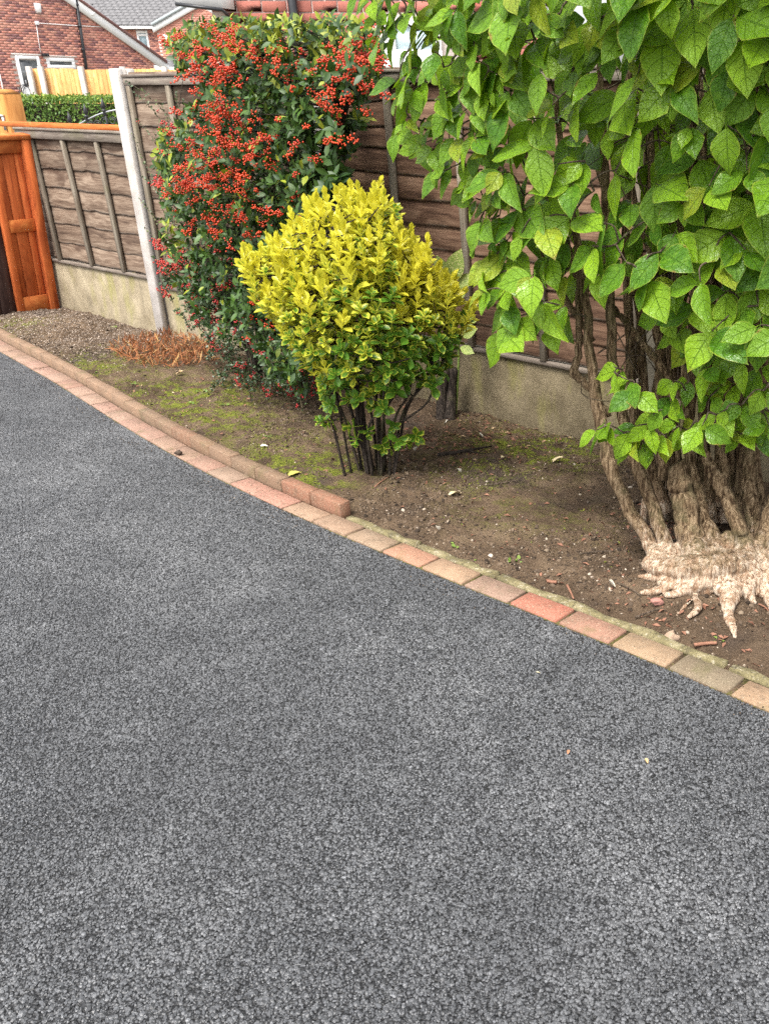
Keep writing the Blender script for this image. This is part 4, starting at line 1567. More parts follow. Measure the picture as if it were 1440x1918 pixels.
# ------------------------------------------------------------------ firethorn with red berries
PY = [(322, 78), (345, 55), (400, 42), (450, 45), (520, 38), (575, 45), (640, 36), (690, 55), (722, 100), (718, 150), (690, 175), (688, 225), (655, 270),
      (660, 310), (640, 372), (600, 420), (570, 500), (560, 560), (590, 640), (580, 735), (520, 720), (470, 640), (420, 640), (370, 590), (330, 520), (318, 470), (312, 420), (318, 380),
      (300, 330), (308, 255), (350, 225), (372, 190), (375, 160), (345, 140), (330, 110)]
pb_ = soil_at(490, 705)
py = empty('firethorn', pb_, label='tall firethorn shrub covered in red berries against the fence', cat='shrub')
br = []
joints = [pb_ + (0, 0, -.03)]
stems = [[(490, 712), (480, 600), (450, 480), (440, 350), (430, 220), (400, 110)], [(500, 712), (510, 560), (540, 420), (600, 300), (612, 200), (590, 90)],
         [(512, 712), (530, 540), (580, 400), (625, 290), (650, 200), (680, 110)], [(480, 712), (430, 560), (370, 460), (340, 380), (330, 300)],
         [(495, 712), (490, 540), (500, 380), (510, 230), (500, 100)], [(505, 714), (470, 650), (400, 560), (360, 500)]]
SP = []
vpb = float(pb_ @ NN)
for i, st in enumerate(stems):
    pts = []
    for k, (x, y) in enumerate(st):
        v = vpb + (FD - 0.30 - vpb) * min(1, k / 2) - 0.06 * (i % 3)
        pts.append(pb_ + rng.normal(0, .015, 3) * [1, 1, 0] - (0, 0, .04) if k == 0 else vp(x, y, v))
    pth = smooth_path(pts, 26)
    SP.append(pth)
    child(MB().tube(pth, [.022, .016, .012, .006], 7, ridge=.1).build('stem', M['dark_stem'], smooth=True), py)
SPA = np.concatenate(SP)
# branch spurs with leaf whorls
pts = scatter_px(PY, 2100)
Ax, Nr, Pp, Sz, Ti = [], [], [], [], []
tw = MB()
hole = [(590, 232), (612, 228), (622, 262), (616, 285), (600, 300), (590, 270)]
ctr_v = FD - 0.34
for i, (x, y) in enumerate(pts):
    if in_poly(x, y, hole):
        continue
    dep = abs(rng.normal(0, 0.30))
    v = FD - 0.10 - min(dep, .72) if random.random() < .6 else FD - 0.42 - random.random() * .28
    if y > 560:
        v = FD - 0.25 - random.random() * .55
    if x > 640 and y > 180:
        v = FD - 0.12 - random.random() * .3
    p = vp(x, y, v)
    if p[2] < 0.05:
        continue
    front = (FD - v) / .7
    outd = unit(-NN * (0.5 + front) + np.array([0, 0, 0.55]) + rng.normal(0, .55, 3))
    k = random.randint(5, 8)
    top = (y < 110 or (x < 360 and random.random() < .3))
    e1_ = unit(np.cross(outd, rng.normal(size=3)))
    e2_ = np.cross(outd, e1_)
    for j in range(k):
        a = 2.4 * j + random.random()
        rd = math.cos(a) * e1_ + math.sin(a) * e2_
        Ax.append(rd + outd * random.uniform(.2, .9))
        Nr.append(outd * 1.0 + rng.normal(0, .3, 3))
        Pp.append(p + outd * 0.006 * j)
        Sz.append(random.uniform(.032, .058) * (1.25 if 560 < x and y > 230 else 1))
        Ti.append(random.uniform(.84, 1.0) if (top and random.random() < .5) or random.random() < .08 else random.uniform(0, .79))
    if i % 2 == 0:
        dist = np.linalg.norm(SPA - p, axis=1)
        q = SPA[int(np.argmin(dist + 0.25 * (SPA[:, 2] > p[2])))]
        if np.linalg.norm(q - p) < .6:
            mid_ = (p + q) / 2 + rng.normal(0, .02, 3)
            tw.tube([q, mid_, p], [.004, .002], 4, cap=False)
b = MB()
place_leaves(b, small, Ax, Nr, Pp, np.array(Sz), np.array(Ti))
child(b.build('foliage', M['pyra']), py)['kind'] = 'stuff'
child(tw.build('twigs', M['dark_stem']), py)['kind'] = 'stuff'


# berry clusters
def ico(sub=1):
    bm = bmesh.new()
    bmesh.ops.create_icosphere(bm, subdivisions=sub, radius=1)
    bm.verts.index_update()
    V = np.array([v.co[:] for v in bm.verts])
    F = [tuple(v.index for v in f.verts) for f in bm.faces]
    bm.free()
    return V, F


IV, IF = ico(1)
IV2, IF2 = ico(2)


def cluster(n, spread, r, seed, hi=False):
    r_ = np.random.default_rng(seed)
    b = MB()
    pts_ = []
    tries = 0
    while len(pts_) < n and tries < 4000:
        tries += 1
        p = r_.normal(0, 1, 3) * [spread, spread, spread * .55]
        if all(np.linalg.norm(p - q) > r * 1.55 for q in pts_):
            pts_.append(p)
    for p in pts_:
        b.add(IV * r * r_.uniform(.85, 1.12) + p, IF, tint=float(r_.random()))
    return b.data('berry_cluster', M['berry'], True)


CL = [cluster(n_, sp_, .0052, 40 + k) for k, (n_, sp_) in enumerate([(14, .014), (20, .018), (26, .022), (18, .02), (10, .012)])]
zones = [([(322, 82), (355, 60), (440, 62), (450, 130), (400, 150), (350, 130)], 50, .68), ([(430, 90), (560, 85), (620, 120), (560, 165), (470, 150)], 26, .55),
         ([(610, 110), (640, 85), (700, 60), (720, 110), (712, 155), (650, 160)], 46, .55), ([(370, 150), (400, 155), (415, 215), (370, 220)], 16, .6),
         ([(585, 165), (640, 160), (640, 200), (600, 195)], 10, .5), ([(300, 270), (340, 220), (400, 240), (480, 240), (535, 290), (480, 310), (420, 350), (330, 330), (300, 320)], 66, .7),
         ([(330, 320), (460, 310), (500, 370), (400, 390), (330, 370)], 34, .66), ([(310, 390), (460, 380), (500, 410), (470, 430), (330, 440)], 22, .62),
         ([(520, 300), (640, 200), (690, 220), (560, 330)], 9, .4), ([(330, 110), (372, 130), (380, 160), (345, 150)], 8, .6),
         ([(480, 370), (560, 380), (570, 420), (500, 410)], 8, .6), ([(480, 590), (520, 600), (510, 640), (480, 630)], 5, .65), ([(420, 220), (500, 215), (500, 240), (420, 240)], 8, .55)]
for poly, n, dv_ in zones:
    for (x, y) in scatter_px(poly, n):
        x, y = x + random.gauss(0, 18), y + random.gauss(0, 16)
        p = vp(x, y, FD - max(dv_, .66) - random.uniform(-.03, .12))
        cr = random.random()
        o = obj('berry_cluster', CL[random.randrange(5)], py, p - np.array(py.location), None,
                (0.42 + .16 * cr, 0.020 + .030 * cr, 0.010))
        o.rotation_euler = (random.uniform(-.8, .8), random.uniform(-.8, .8), random.uniform(0, 6))
        o.scale = (random.uniform(.75, 1.0),) * 3

# ------------------------------------------------------------------ cotoneaster: low, fine leaved, with darker berries and long wands
cb_ = soil_at(430, 700)
ct = empty('cotoneaster', cb_, label='low dark fine leaved cotoneaster with crimson berries and long wands under the firethorn', cat='shrub')
Ax, Nr, Pp, Sz, Ti = [], [], [], [], []
BP = []
wands = []
ends = [(236, 150), (250, 170), (247, 250), (258, 225), (268, 330), (262, 372), (272, 425), (285, 480), (284, 330), (300, 190), (290, 250), (330, 170), (345, 190)]
for i, (x, y) in enumerate(ends):
    a = vp(330 + random.uniform(-10, 40), min(y + random.uniform(90, 190), 560), FD - .35)
    e = vp(x, y, FD - random.uniform(.08, .3))
    m_ = (a + e) / 2 + np.array([0, 0, .05])
    wands.append((smooth_path([a, m_, e], 26), 1.0))
for k in range(130):                            # skirt of short twigs, down to the soil
    x, y = random.choice(scatter_px([(300, 440), (350, 430), (420, 500), (520, 560), (580, 640), (600, 740), (520, 745), (430, 720), (370, 640), (310, 560), (296, 500)], 1))
    v = FD - random.uniform(.3, .75) if y < 600 else FD - random.uniform(.35, .9)
    e = vp(x, y, v)
    if e[2] < .03:
        e = soil_at(x, y) + (0, 0, random.uniform(.02, .08))
    a = e + np.array([random.uniform(-.02, .16), random.uniform(-.05, .15), random.uniform(-.18, .05)])
    a[2] = max(a[2], .02)
    wands.append((smooth_path([a, (a + e) / 2 + (0, 0, .03), e], 12), .6))
for k in range(60):                             # creeping tips on the soil
    x, y = random.uniform(385, 600), random.uniform(650, 742)
    e = soil_at(x, y) + (0, 0, random.uniform(.01, .05))
    a = e + np.array([random.uniform(-.05, .2), random.uniform(.0, .15), random.uniform(0, .04)])
    wands.append((smooth_path([a, (a + e) / 2 + (0, 0, .02), e], 10), .6))
tw = MB()
for pth, kk in wands:
    tw.tube(pth, [.0035, .0012], 4, cap=False)
    for i in range(1, len(pth)):
        t = unit(pth[i] - pth[i - 1])
        for rep in range(2 if kk == 1 else 3):
            d = unit(rng.normal(size=3))
            Ax.append(t * .6 + d)
            Nr.append(rng.normal(size=3) * .6 + np.array([-.3, -.5, .8]))
            Pp.append(pth[i] + rng.normal(0, .008 if kk < 1 else .002, 3))
            Sz.append(random.uniform(.012, .022))
            Ti.append(random.uniform(.8, .95) if kk == 1 and random.random() < .5 else random.random() * .79)
        if random.random() < (.02 if kk == 1 else .36):
            BP.append(pth[i] + rng.normal(0, .012, 3))
b = MB()
place_leaves(b, smallw, Ax, Nr, Pp, np.array(Sz), np.array(Ti))
child(b.build('foliage', M['coton']), ct)['kind'] = 'stuff'
child(tw.build('twigs', M['twig']), ct)['kind'] = 'stuff'
bc = MB().add(IV * .0045 + (0, 0, .0045), IF, tint=.1).add(IV * .004 + (.009, .003, 0), IF, tint=.3).add(IV * .0042 + (-.004, .008, .002), IF, tint=.0).add(IV * .004 + (.003, -.008, -.003), IF, tint=.2).data('berry_cluster', M['berry'], True)
for p in BP[:300]:
    o = obj('berry_cluster', bc, ct, p - np.array(ct.location), None, (0.34, 0.016, 0.022))
    o.rotation_euler = (random.random() * 6, random.random() * 6, random.random() * 6)
# clumps of darker crimson berries at the left edge
for x, y in ((318, 238), (292, 335), (300, 345), (300, 455), (312, 490), (305, 500), (325, 505), (318, 550), (340, 480), (345, 530), (370, 560), (400, 585), (365, 500), (390, 520), (420, 540), (410, 480), (440, 500)):
    for k in range(3):
        p = vp(x + random.uniform(-12, 12), y + random.uniform(-12, 12), FD - random.uniform(.35, .6))
        obj('berry_cluster', CL[random.randrange(5)], ct, p - np.array(ct.location), None, (0.36, 0.018, 0.020))

# dried orange brown clump at the foot of the post
db_ = soil_at(320, 655)
dc = empty('dried_clump', db_, label='dried orange brown clump of short stalks at the foot of the pale post', cat='dead plant')
Ax, Nr, Pp, Sz, Ti = [], [], [], [], []
for (x, y) in scatter_px([(205, 655), (235, 640), (300, 628), (370, 625), (410, 645), (400, 680), (330, 690), (270, 690), (225, 675)], 1300):
    Pp.append(soil_at(x, y) + (0, 0, random.uniform(-.005, .035)))
    Ax.append(np.array([0.1, 0, .8]) + rng.normal(0, .7, 3))
    Nr.append(rng.normal(size=3))
    Sz.append(random.uniform(.03, .075))
    Ti.append(random.random())
blade = leaf_tmpl(2, 2, [(0, .5), (.5, 1), (1, .1)], .055, .3, .15)
b = MB()
place_leaves(b, blade, Ax, Nr, Pp, np.array(Sz), np.array(Ti))
child(b.build('stalks', M['dry']), dc)['kind'] = 'stuff'

# ------------------------------------------------------------------ yellow variegated bush
eb = soil_at(703, 885)
eu = empty('euonymus_bush', eb, label='yellow and green variegated euonymus bush in the middle of the bed', cat='bush')
EO = [(452, 488), (482, 452), (505, 470), (535, 420), (560, 410), (595, 378), (625, 372), (650, 362), (718, 365), (728, 410), (760, 430), (762, 460), (790, 468), (800, 505), (835, 515), (865, 545), (888, 570), (885, 600),
      (858, 640), (838, 690), (795, 735), (760, 780), (700, 785), (655, 790), (622, 770), (600, 730), (580, 690), (548, 645), (520, 600), (490, 560), (470, 525)]
spoon = [(0, .12), (.15, .45), (.4, .9), (.6, 1), (.8, .82), (.93, .45), (1, .12)]
etm = [leaf_tmpl(4, 4, spoon, .30, .14, -.02, .01, k, .02, .25) for k in range(3)]


def shoot_mesh(kind, seed):
    """one shoot: pairs of leaves up a short green stem. kind 0 upright young, 1 open rosette"""
    r_ = np.random.default_rng(seed)
    b = MB()
    nn = 5 if kind == 0 else 4
    h = .062 if kind == 0 else .026
    Ax, Nr, Pp, Sz, Ti = [], [], [], [], []
    for i in range(nn):
        t = i / (nn - 1)
        for j in range(2 if kind == 0 else 2 + (i < 2)):
            a = i * 1.65 + j * (math.pi if kind == 0 or i >= 2 else 2.1) + r_.normal(0, .15)
            rd = np.array([math.cos(a), math.sin(a), 0])
            el = (0.42 + 1.0 * t if kind == 0 else .05 + 1.0 * t) + r_.normal(0, .15)
            Ax.append(rd * math.cos(el) + np.array([0, 0, math.sin(el)]))
            Nr.append(-rd * math.sin(el) + np.array([0, 0, math.cos(el)]))
            Pp.append((0, 0, h * t - h))
            Sz.append((.055 - .018 * t if kind == 0 else .047 - .022 * t) * r_.uniform(.88, 1.12))
            Ti.append(r_.random())
    for k in range(3):
        sel = [i for i in range(len(Ax)) if i % 3 == k]
        place_leaves(b, etm[k], [Ax[i] for i in sel], [Nr[i] for i in sel], [Pp[i] for i in sel], np.array([Sz[i] for i in sel]), np.array([Ti[i] for i in sel]))
    b.tube([(0, 0, -h - .03), (0, 0, 0)], .0022, 5)
    return b.data('leaf_shoot', M['euon'], True)


SH = [[shoot_mesh(0, 200 + k) for k in range(5)], [shoot_mesh(1, 300 + k) for k in range(5)]]
ED = math.hypot(eb[0], eb[1])
# main stems fanning from the base
SPE = []
fan = [(500, 520), (545, 470), (600, 440), (650, 420), (700, 430), (740, 470), (790, 530), (840, 590), (610, 600), (680, 560), (760, 620), (810, 680), (640, 700), (720, 680), (580, 640), (560, 560), (860, 600), (700, 520), (620, 520), (660, 480), (730, 560), (780, 640), (600, 660), (660, 640)]
for i, (x, y) in enumerate(fan):
    dy = random.uniform(-.22, .22)
    e = yp(x, y, eb[1] + dy)
    a = eb + np.array([(x - 690) / 1900 + random.uniform(-.03, .03), dy * .35 + random.uniform(-.03, .03), -.02])
    m_ = a + (e - a) * .4 + np.array([-(e[0] - a[0]) * .15, 0, .03]) + rng.normal(0, .015, 3)
    m2_ = a + (e - a) * .72 + rng.normal(0, .02, 3)
    pth = smooth_path([a, m_, m2_, e], 22)
    SPE.append(pth)
    child(MB().tube(pth, [.0066, .0056, .0045, .003], 7, ridge=.12, jit=.04).build('stem', M['dark_stem'], smooth=True), eu)
SA = np.concatenate(SPE)
# shoots on the outside of the crown
cand = []
cxm, cym = 670, 580
for rep in range(7000):
    x, y = random.uniform(445, 892), random.uniform(360, 805)
    if not in_poly(x, y, EO):
        continue
    # lower part thins out
    if random.random() < (y - 550) / 220 * 1.0:
        continue
    rr = min(1, math.hypot((x - cxm) / 235, (y - cym) / 225))
    half = .34 * math.sqrt(max(0.04, 1 - rr * rr))
    dy = -half * random.uniform(.35, 1.05) if random.random() < .72 else random.uniform(-half, half)
    cand.append((x, y, dy))
kept = []
for c in cand:
    if all((c[0] - k[0]) ** 2 + (c[1] - k[1]) ** 2 + (420 * (c[2] - k[2])) ** 2 > 25 ** 2 for k in kept):
        kept.append(c)
extra = [(470, 470, -.1), (520, 445, 0), (545, 400, .0), (575, 385, .05), (610, 365, 0), (640, 355, .02), (670, 352, .05), (735, 385, 0), (770, 432, 0), (800, 470, .05), (775, 450, -.1), (850, 520, 0), (895, 560, 0), (455, 500, 0), (475, 545, -.1), (630, 358, -.08), (590, 372, -.05), (700, 355, -.05), (820, 505, -.1), (500, 470, -.1), (462, 492, -.12), (598, 785, -.12), (612, 795, -.1), (720, 840, -.1), (740, 835, -.06), (665, 830, -.1), (650, 800, -.1), (780, 820, -.1), (700, 372, .05), (655, 378, .05), (716, 375, .06), (745, 830, -.2),
         (690, 815, -.15), (735, 800, -.12), (765, 832, -.02)]
for c in list(kept):                            # stray longer shoots break the outline
    if c[1] < 560 and random.random() < .2:
        dx_, dy_ = c[0] - 680, c[1] - 640
        ln_ = math.hypot(dx_, dy_)
        k_ = random.uniform(14, 48) / ln_
        extra.append((c[0] + dx_ * k_, c[1] + dy_ * k_, c[2]))
kept = kept + extra
tw = MB()
n_sh = 0
kept.sort(key=lambda c: c[2])
late = [[], [], [], []]
for (x, y, dy) in kept:
    p = yp(x, y, eb[1] + dy)
    dist = np.linalg.norm(SA - p, axis=1) + .35 * np.maximum(0, SA[:, 2] - p[2] + .05)
    q = SA[int(np.argmin(dist))]
    out = p - (eb + np.array([0, 0, .32]))
    d = unit(unit(out) * .7 + np.array([0, -.15, 1.1 if y < 560 else (.7 if y < 640 else .3)]) + rng.normal(0, .26, 3))
    # yellow where young growth is: top and left rim
    yl = (560 - y) / 210 + (650 - x) / 280 - (0 if dy < .05 else .2) + random.gauss(0, .34)
    if x > 745 and y < 620:
        yl = (600 - y) / 80 + random.gauss(0, .2)
    age = min(1.0, max(0.0, .5 - .6 * yl))
    kind = 0 if age < .45 else 1
    sc = random.uniform(.82, 1.16) * (random.uniform(.85, 1.15) if kind == 0 else 1.08)
    qt = Vector(d).to_track_quat('Z', 'Y') @ Matrix.Rotation(random.random() * 6.28, 3, 'Z').to_quaternion()
    shm = SH[kind][random.randrange(5)]
    if n_sh < 300:
        o = obj('leaf_shoot', shm, eu, p - eb, None, (age, age, age))
        o.rotation_mode = 'QUATERNION'
        o.rotation_quaternion = qt
        o.scale = (sc, sc, sc)
    else:
        late[min(3, int(age * 4))].append((shm, Matrix.Translation(Vector(p - eb)) @ qt.to_matrix().to_4x4() @ Matrix.Scale(sc, 4)))
    if np.linalg.norm(q - p) > .02:
        m_ = (p + q) / 2 + rng.normal(0, .012, 3) - d * .02
        tw.tube(smooth_path([q, m_, p - d * .03], 6), [.004, .002], 5, cap=False)
    n_sh += 1
for k, lst in enumerate(late):
    if lst:
        bmj = bmesh.new()
        for shm, mx in lst:
            tmp = shm.copy()
            tmp.transform(mx)
            bmj.from_mesh(tmp)
            bpy.data.meshes.remove(tmp)
        mj = bpy.data.meshes.new('foliage')
        bmj.to_mesh(mj)
        bmj.free()
        mj.materials.append(M['euon'])
        a_ = (k + .5) / 4
        obj('foliage', mj, eu, None, None, (a_, a_, a_))['kind'] = 'stuff'
child(tw.build('twigs', M['dark_stem']), eu)['kind'] = 'stuff'
print('shoots', len(kept))

# ------------------------------------------------------------------ spotted laurel behind it
ab = soil_at(830, 782)
au_ = empty('spotted_laurel', ab, label='pale spotted laurel with cut dark trunk behind the yellow bush', cat='bush')
ap = []
for i, pxs in enumerate((((826, 786), (828, 740), (835, 690)), ((842, 786), (846, 735), (850, 690)))):
    pts = [soil_at(*pxs[0]) - (0, 0, .03), yp(*pxs[1], ab[1]), yp(*pxs[2], ab[1])]
    child(MB().tube(smooth_path(pts, 12), [.030, .026, .024], 10, ridge=.1).build('trunk', M['dark_stem'], smooth=True), au_)
pts = [soil_at(852, 775) - (0, 0, .03), yp(858, 700, ab[1]), yp(858, 640, ab[1]), yp(850, 575, ab[1] - .1), yp(850, 520, ab[1] - .1)]
child(MB().tube(smooth_path(pts, 20), [.007, .006, .004], 6).build('stem', M['weed'], smooth=True), au_)
alf = leaf_tmpl(4, 6, [(0, .1), (.2, .6), (.45, 1), (.7, .85), (.88, .45), (1, .05)], .27, .12, .1, .01, 3)
for k in range(3):
    bq = MB()
    place_leaves(bq, alf, [(0, 1, 0)], [(0, 0, 1)], [(0, 0, 0)], [1.0], [.5])
    am = bq.data('leaf', M['aucuba'], True)
for (x, y, tx, ty, sz) in ((845, 530, 860, 470, .13), (835, 535, 820, 482, .13), (825, 545, 795, 500, .14), (855, 540, 885, 515, .10), (868, 590, 892, 565, .11), (865, 600, 890, 600, .10), (865, 630, 890, 615, .09), (850, 560, 872, 540, .09), (840, 555, 815, 530, .10), (862, 650, 885, 660, .07)):
    p = yp(x, y, ab[1] - .12)
    e = yp(tx, ty, ab[1] - .18)
    ax_ = unit(e - p)
    nr_ = unit(np.array([random.uniform(-.5, .3), -1, .35]))
    xx_ = unit(np.cross(ax_, nr_))
    nr_ = np.cross(xx_, ax_)
    o = obj('leaf', am, au_)
    sz = np.linalg.norm(e - p) * 1.05
    o.matrix_local = Matrix.Translation(Vector(p - ab)) @ Matrix(((xx_[0], ax_[0], nr_[0], 0), (xx_[1], ax_[1], nr_[1], 0), (xx_[2], ax_[2], nr_[2], 0), (0, 0, 0, 1))) @ Matrix.Scale(sz, 4)

# ------------------------------------------------------------------ the large shrub with many stems
tb = soil_at(1330, 1085)
ps = empty('large_shrub', tb, label='large many stemmed shrub with big pointed green leaves and peeled pale root base', cat='shrub')


def trace(px_list, d0, d1):
    out = []
    n = len(px_list)
    for i, (x, y) in enumerate(px_list):
        out.append(rp(x, y, d0 + (d1 - d0) * i / (n - 1)))
    return out


dB = np.linalg.norm(gp(1300, 1090) - np.array([0, 0, EYE]))
STEMS = []


def stem(px, d0, d1, radii, k=12, n=34, ridge=.12, name='stem', jit=.025, knots=()):
    pts = trace(px, d0, d1)
    pth = smooth_path(pts, n)
    pth[1:-1] += rng.normal(0, .0025, (n - 2, 3))
    R = .86 * np.interp(np.linspace(0, 1, n), np.linspace(0, 1, len(radii)), radii)
    for kp, ka in knots:
        R = R * (1 + ka * np.exp(-((np.linspace(0, 1, n) - kp) * 22) ** 2))
    b = MB().tube(pth, R, k, ridge=ridge, jit=jit)
    child(b.build(name, M['bark'], smooth=True), ps)
    STEMS.append(pth)
    return pth


# front stems traced from the photograph, base to top
stem([(1232, 1050), (1205, 1000), (1172, 940), (1150, 895), (1136, 850), (1127, 800), (1116, 730), (1104, 660), (1098, 590), (1085, 480), (1060, 330), (1040, 180)], dB + .05, dB - .05, [.030, .026, .024, .021, .016, .010], knots=((.32, .25), (.5, .2)))
stem([(1258, 1055), (1228, 960), (1200, 890), (1175, 820), (1158, 740), (1146, 660), (1142, 560), (1135, 430), (1130, 260), (1120, 60)], dB + .03, dB + .05, [.032, .027, .023, .020, .017, .012], knots=((.3, .15),))
stem([(1300, 1040), (1290, 985), (1282, 940), (1272, 900), (1266, 868)], dB + .0, dB - .02, [.052, .050, .046, .044, .036], 16, 22, .16, knots=((.5, .2), (.72, .25)))
stem([(1338, 1030), (1318, 970), (1305, 910), (1292, 860), (1285, 760), (1280, 650), (1276, 480), (1275, 260)], dB + .03, dB + .06, [.030, .026, .022, .021, .018, .014])
stem([(1395, 1020), (1375, 970), (1352, 915), (1332, 880), (1318, 850)], dB - .01, dB + .0, [.034, .031, .029, .026, .018], knots=((.6, .25),))
stem([(1350, 905), (1358, 880), (1352, 845), (1350, 800), (1345, 700), (1352, 520), (1365, 300)], dB + .0, dB + .08, [.018, .016, .014, .013, .011])
stem([(1420, 1020), (1410, 960), (1402, 900), (1405, 820), (1408, 720), (1420, 560), (1430, 300)], dB + .10, dB + .15, [.034, .031, .029, .027, .022])
stem([(1420, 1050), (1432, 1000), (1455, 930), (1490, 830), (1520, 600)], dB + .0, dB + .05, [.036, .032, .030, .026])
stem([(1385, 1000), (1388, 900), (1392, 780), (1396, 640), (1402, 420), (1400, 150)], dB + .22, dB + .25, [.028, .026, .024, .018])
stem([(1277, 1010), (1274, 980), (1276, 950), (1272, 890), (1262, 800), (1250, 700)], dB + .12, dB + .15, [.016, .015, .012, .010], 9)
stem([(1242, 900), (1238, 800), (1235, 700), (1230, 600), (1222, 420), (1215, 200)], dB + .25, dB + .25, [.024, .022, .020, .014])
stem([(1300, 960), (1290, 800), (1298, 700), (1300, 620), (1310, 420), (1318, 150)], dB + .30, dB + .28, [.026, .024, .022, .016])
stem([(1140, 780), (1112, 735), (1090, 712), (1076, 695), (1082, 660), (1084, 610), (1083, 545), (1078, 430), (1050, 300)], dB + .02, dB + .02, [.013, .016, .016, .014, .012, .008], knots=((.36, .35),))
stem([(1290, 760), (1240, 690), (1200, 640), (1160, 590), (1120, 540)], dB + .1, dB + .18, [.014, .016, .014, .012], 10)
stem([(1198, 900), (1190, 800), (1180, 680), (1175, 520), (1172, 350), (1180, 120)], dB + .30, dB + .34, [.024, .022, .020, .014])
stem([(1345, 950), (1350, 850), (1362, 700), (1370, 560), (1390, 380), (1410, 120)], dB + .36, dB + .34, [.026, .024, .020, .014])
stem([(1330, 1000), (1320, 880), (1325, 700), (1335, 560), (1330, 380), (1340, 100)], dB + .42, dB + .42, [.024, .024, .020, .014])
stem([(1250, 960), (1215, 850), (1205, 700), (1195, 560), (1150, 420), (1090, 200)], dB + .38, dB + .3, [.024, .022, .018, .012])
stem([(1260, 940), (1255, 800), (1260, 640), (1262, 450), (1250, 250), (1230, 40)], dB + .40, dB + .38, [.024, .022, .018, .012])
stem([(1110, 640), (1060, 560), (1020, 490), (985, 420), (940, 330), (890, 240)], dB + .08, dB + .2, [.014, .013, .011, .007], 9)
stem([(1120, 560), (1085, 500), (1040, 420), (1020, 330), (1010, 240), (1000, 60)], dB + .2, dB + .25, [.016, .014, .012, .009], 9)
stem([(1105, 600), (1050, 420), (960, 250), (880, 120), (800, 40)], dB + .15, dB + .25, [.014, .012, .008, .004], 8)
for i in range(16):                              # thinner dark stems packed behind
    x0 = random.uniform(1180, 1450)
    stem([(x0, 980), (x0 + random.uniform(-25, 25), 780), (x0 + random.uniform(-50, 40), 560), (x0 + random.uniform(-90, 60), 320), (x0 + random.uniform(-120, 80), 40)],
         dB + random.uniform(.25, .5), dB + random.uniform(.25, .5), [.018, .016, .013, .008], 8, 24)
STA = np.concatenate(STEMS)

# root plate: flared pale wood, one lump grown from several overlapping roots
bmr = bmesh.new()


def blobs(P, R):
    pth = smooth_path(P, max(4, 5 * len(P)))
    Rr = np.interp(np.linspace(0, 1, len(pth)), np.linspace(0, 1, len(R)), R)
    for p, r_ in zip(pth, Rr):
        bmesh.ops.create_icosphere(bmr, subdivisions=2, radius=r_, matrix=Matrix.Translation(Vector(p)) @ Matrix.Diagonal((1, 1, .8, 1)))


def gz_(x, y, h):
    return soil_at(x, y) + np.array([0, 0, h])


def up(x, y, d):
    return rp(x, y, d)


blobs([gz_(1225, 1075, .03), gz_(1290, 1090, .05), gz_(1350, 1085, .055), gz_(1420, 1080, .05), gz_(1480, 1075, .04)], [.038, .056, .062, .062, .05])
blobs([up(1205, 1000, dB + .045), up(1219, 1024, dB + .03), up(1230, 1038, dB), gz_(1222, 1068, .02)], [.021, .027, .031, .038])
blobs([up(1236, 985, dB + .03), up(1246, 1015, dB + .02), up(1254, 1035, dB), gz_(1250, 1085, .02)], [.020, .025, .031, .038])
blobs([up(1292, 985, dB - .005), up(1300, 1020, dB - .02), gz_(1310, 1100, .03)], [.041, .049, .058])
blobs([up(1322, 975, dB + .03), up(1340, 1020, dB), gz_(1350, 1095, .03)], [.021, .034, .05])
blobs([up(1378, 975, dB), up(1393, 1012, dB), gz_(1400, 1100, .03)], [.026, .036, .055])
blobs([up(1432, 1000, dB + .01), up(1425, 1040, dB), gz_(1440, 1110, .02)], [.026, .036, .05])
for pp, rr_ in (([(1290, 1085), (1255, 1102), (1222, 1112), (1202, 1112)], [.03, .020, .015, .009]),
                ([(1330, 1080), (1290, 1105), (1258, 1118), (1245, 1116)], [.035, .024, .017, .010]),
                ([(1340, 1080), (1310, 1112), (1285, 1135), (1268, 1152)], [.02, .010, .007, .004]),
                ([(1380, 1090), (1368, 1125), (1362, 1150), (1372, 1178), (1376, 1194)], [.042, .034, .020, .014, .008]),
                ([(1385, 1085), (1400, 1120), (1412, 1130)], [.04, .024, .012]),
                ([(1430, 1085), (1440, 1120), (1452, 1150)], [.045, .03, .016]),
                ([(1265, 1078), (1240, 1086), (1212, 1085), (1198, 1082)], [.03, .024, .016, .009])):
    blobs([gz_(x, y, r_ * .5) for (x, y), r_ in zip(pp, rr_)], rr_)
for x_, yt, yb_ in ((1250, 1020, 1085), (1275, 1012, 1092), (1325, 1008, 1095), (1362, 1000, 1095), (1385, 1012, 1095), (1412, 1015, 1098), (1440, 1020, 1095), (1460, 1010, 1090)):
    blobs([up(x_, yt, dB + .01), up(x_ + 2, (yt + yb_) / 2, dB - .01), gz_(x_ + random.uniform(-8, 8), yb_ + 12, .01)], [.016, .034, .040])
mr = bpy.data.meshes.new('root_base')
bmr.to_mesh(mr)
bmr.free()
mr.materials.append(M['bark'])
ro = bpy.data.objects.new('root_base', mr)
link(ro)
rm = ro.modifiers.new('remesh', 'REMESH')
rm.mode = 'VOXEL'
rm.voxel_size = 0.0045
rm.use_smooth_shade = True
tx_ = bpy.data.textures.new('gnarl', 'CLOUDS')
tx_.noise_scale = .03
tx_.noise_depth = 3
dm = ro.modifiers.new('gnarl', 'DISPLACE')
dm.texture = tx_
dm.strength = .019
dm.mid_level = .5
dm.texture_coords = 'OBJECT'
gse = bpy.data.objects.new('gnarl_space', None)
COL.objects.link(gse)
gse.scale = (1, 1, 4.5)
dm.texture_coords_object = gse
bpy.context.view_layer.update()
dg = bpy.context.evaluated_depsgraph_get()
dg.update()
me2 = bpy.data.meshes.new_from_object(ro.evaluated_get(dg))
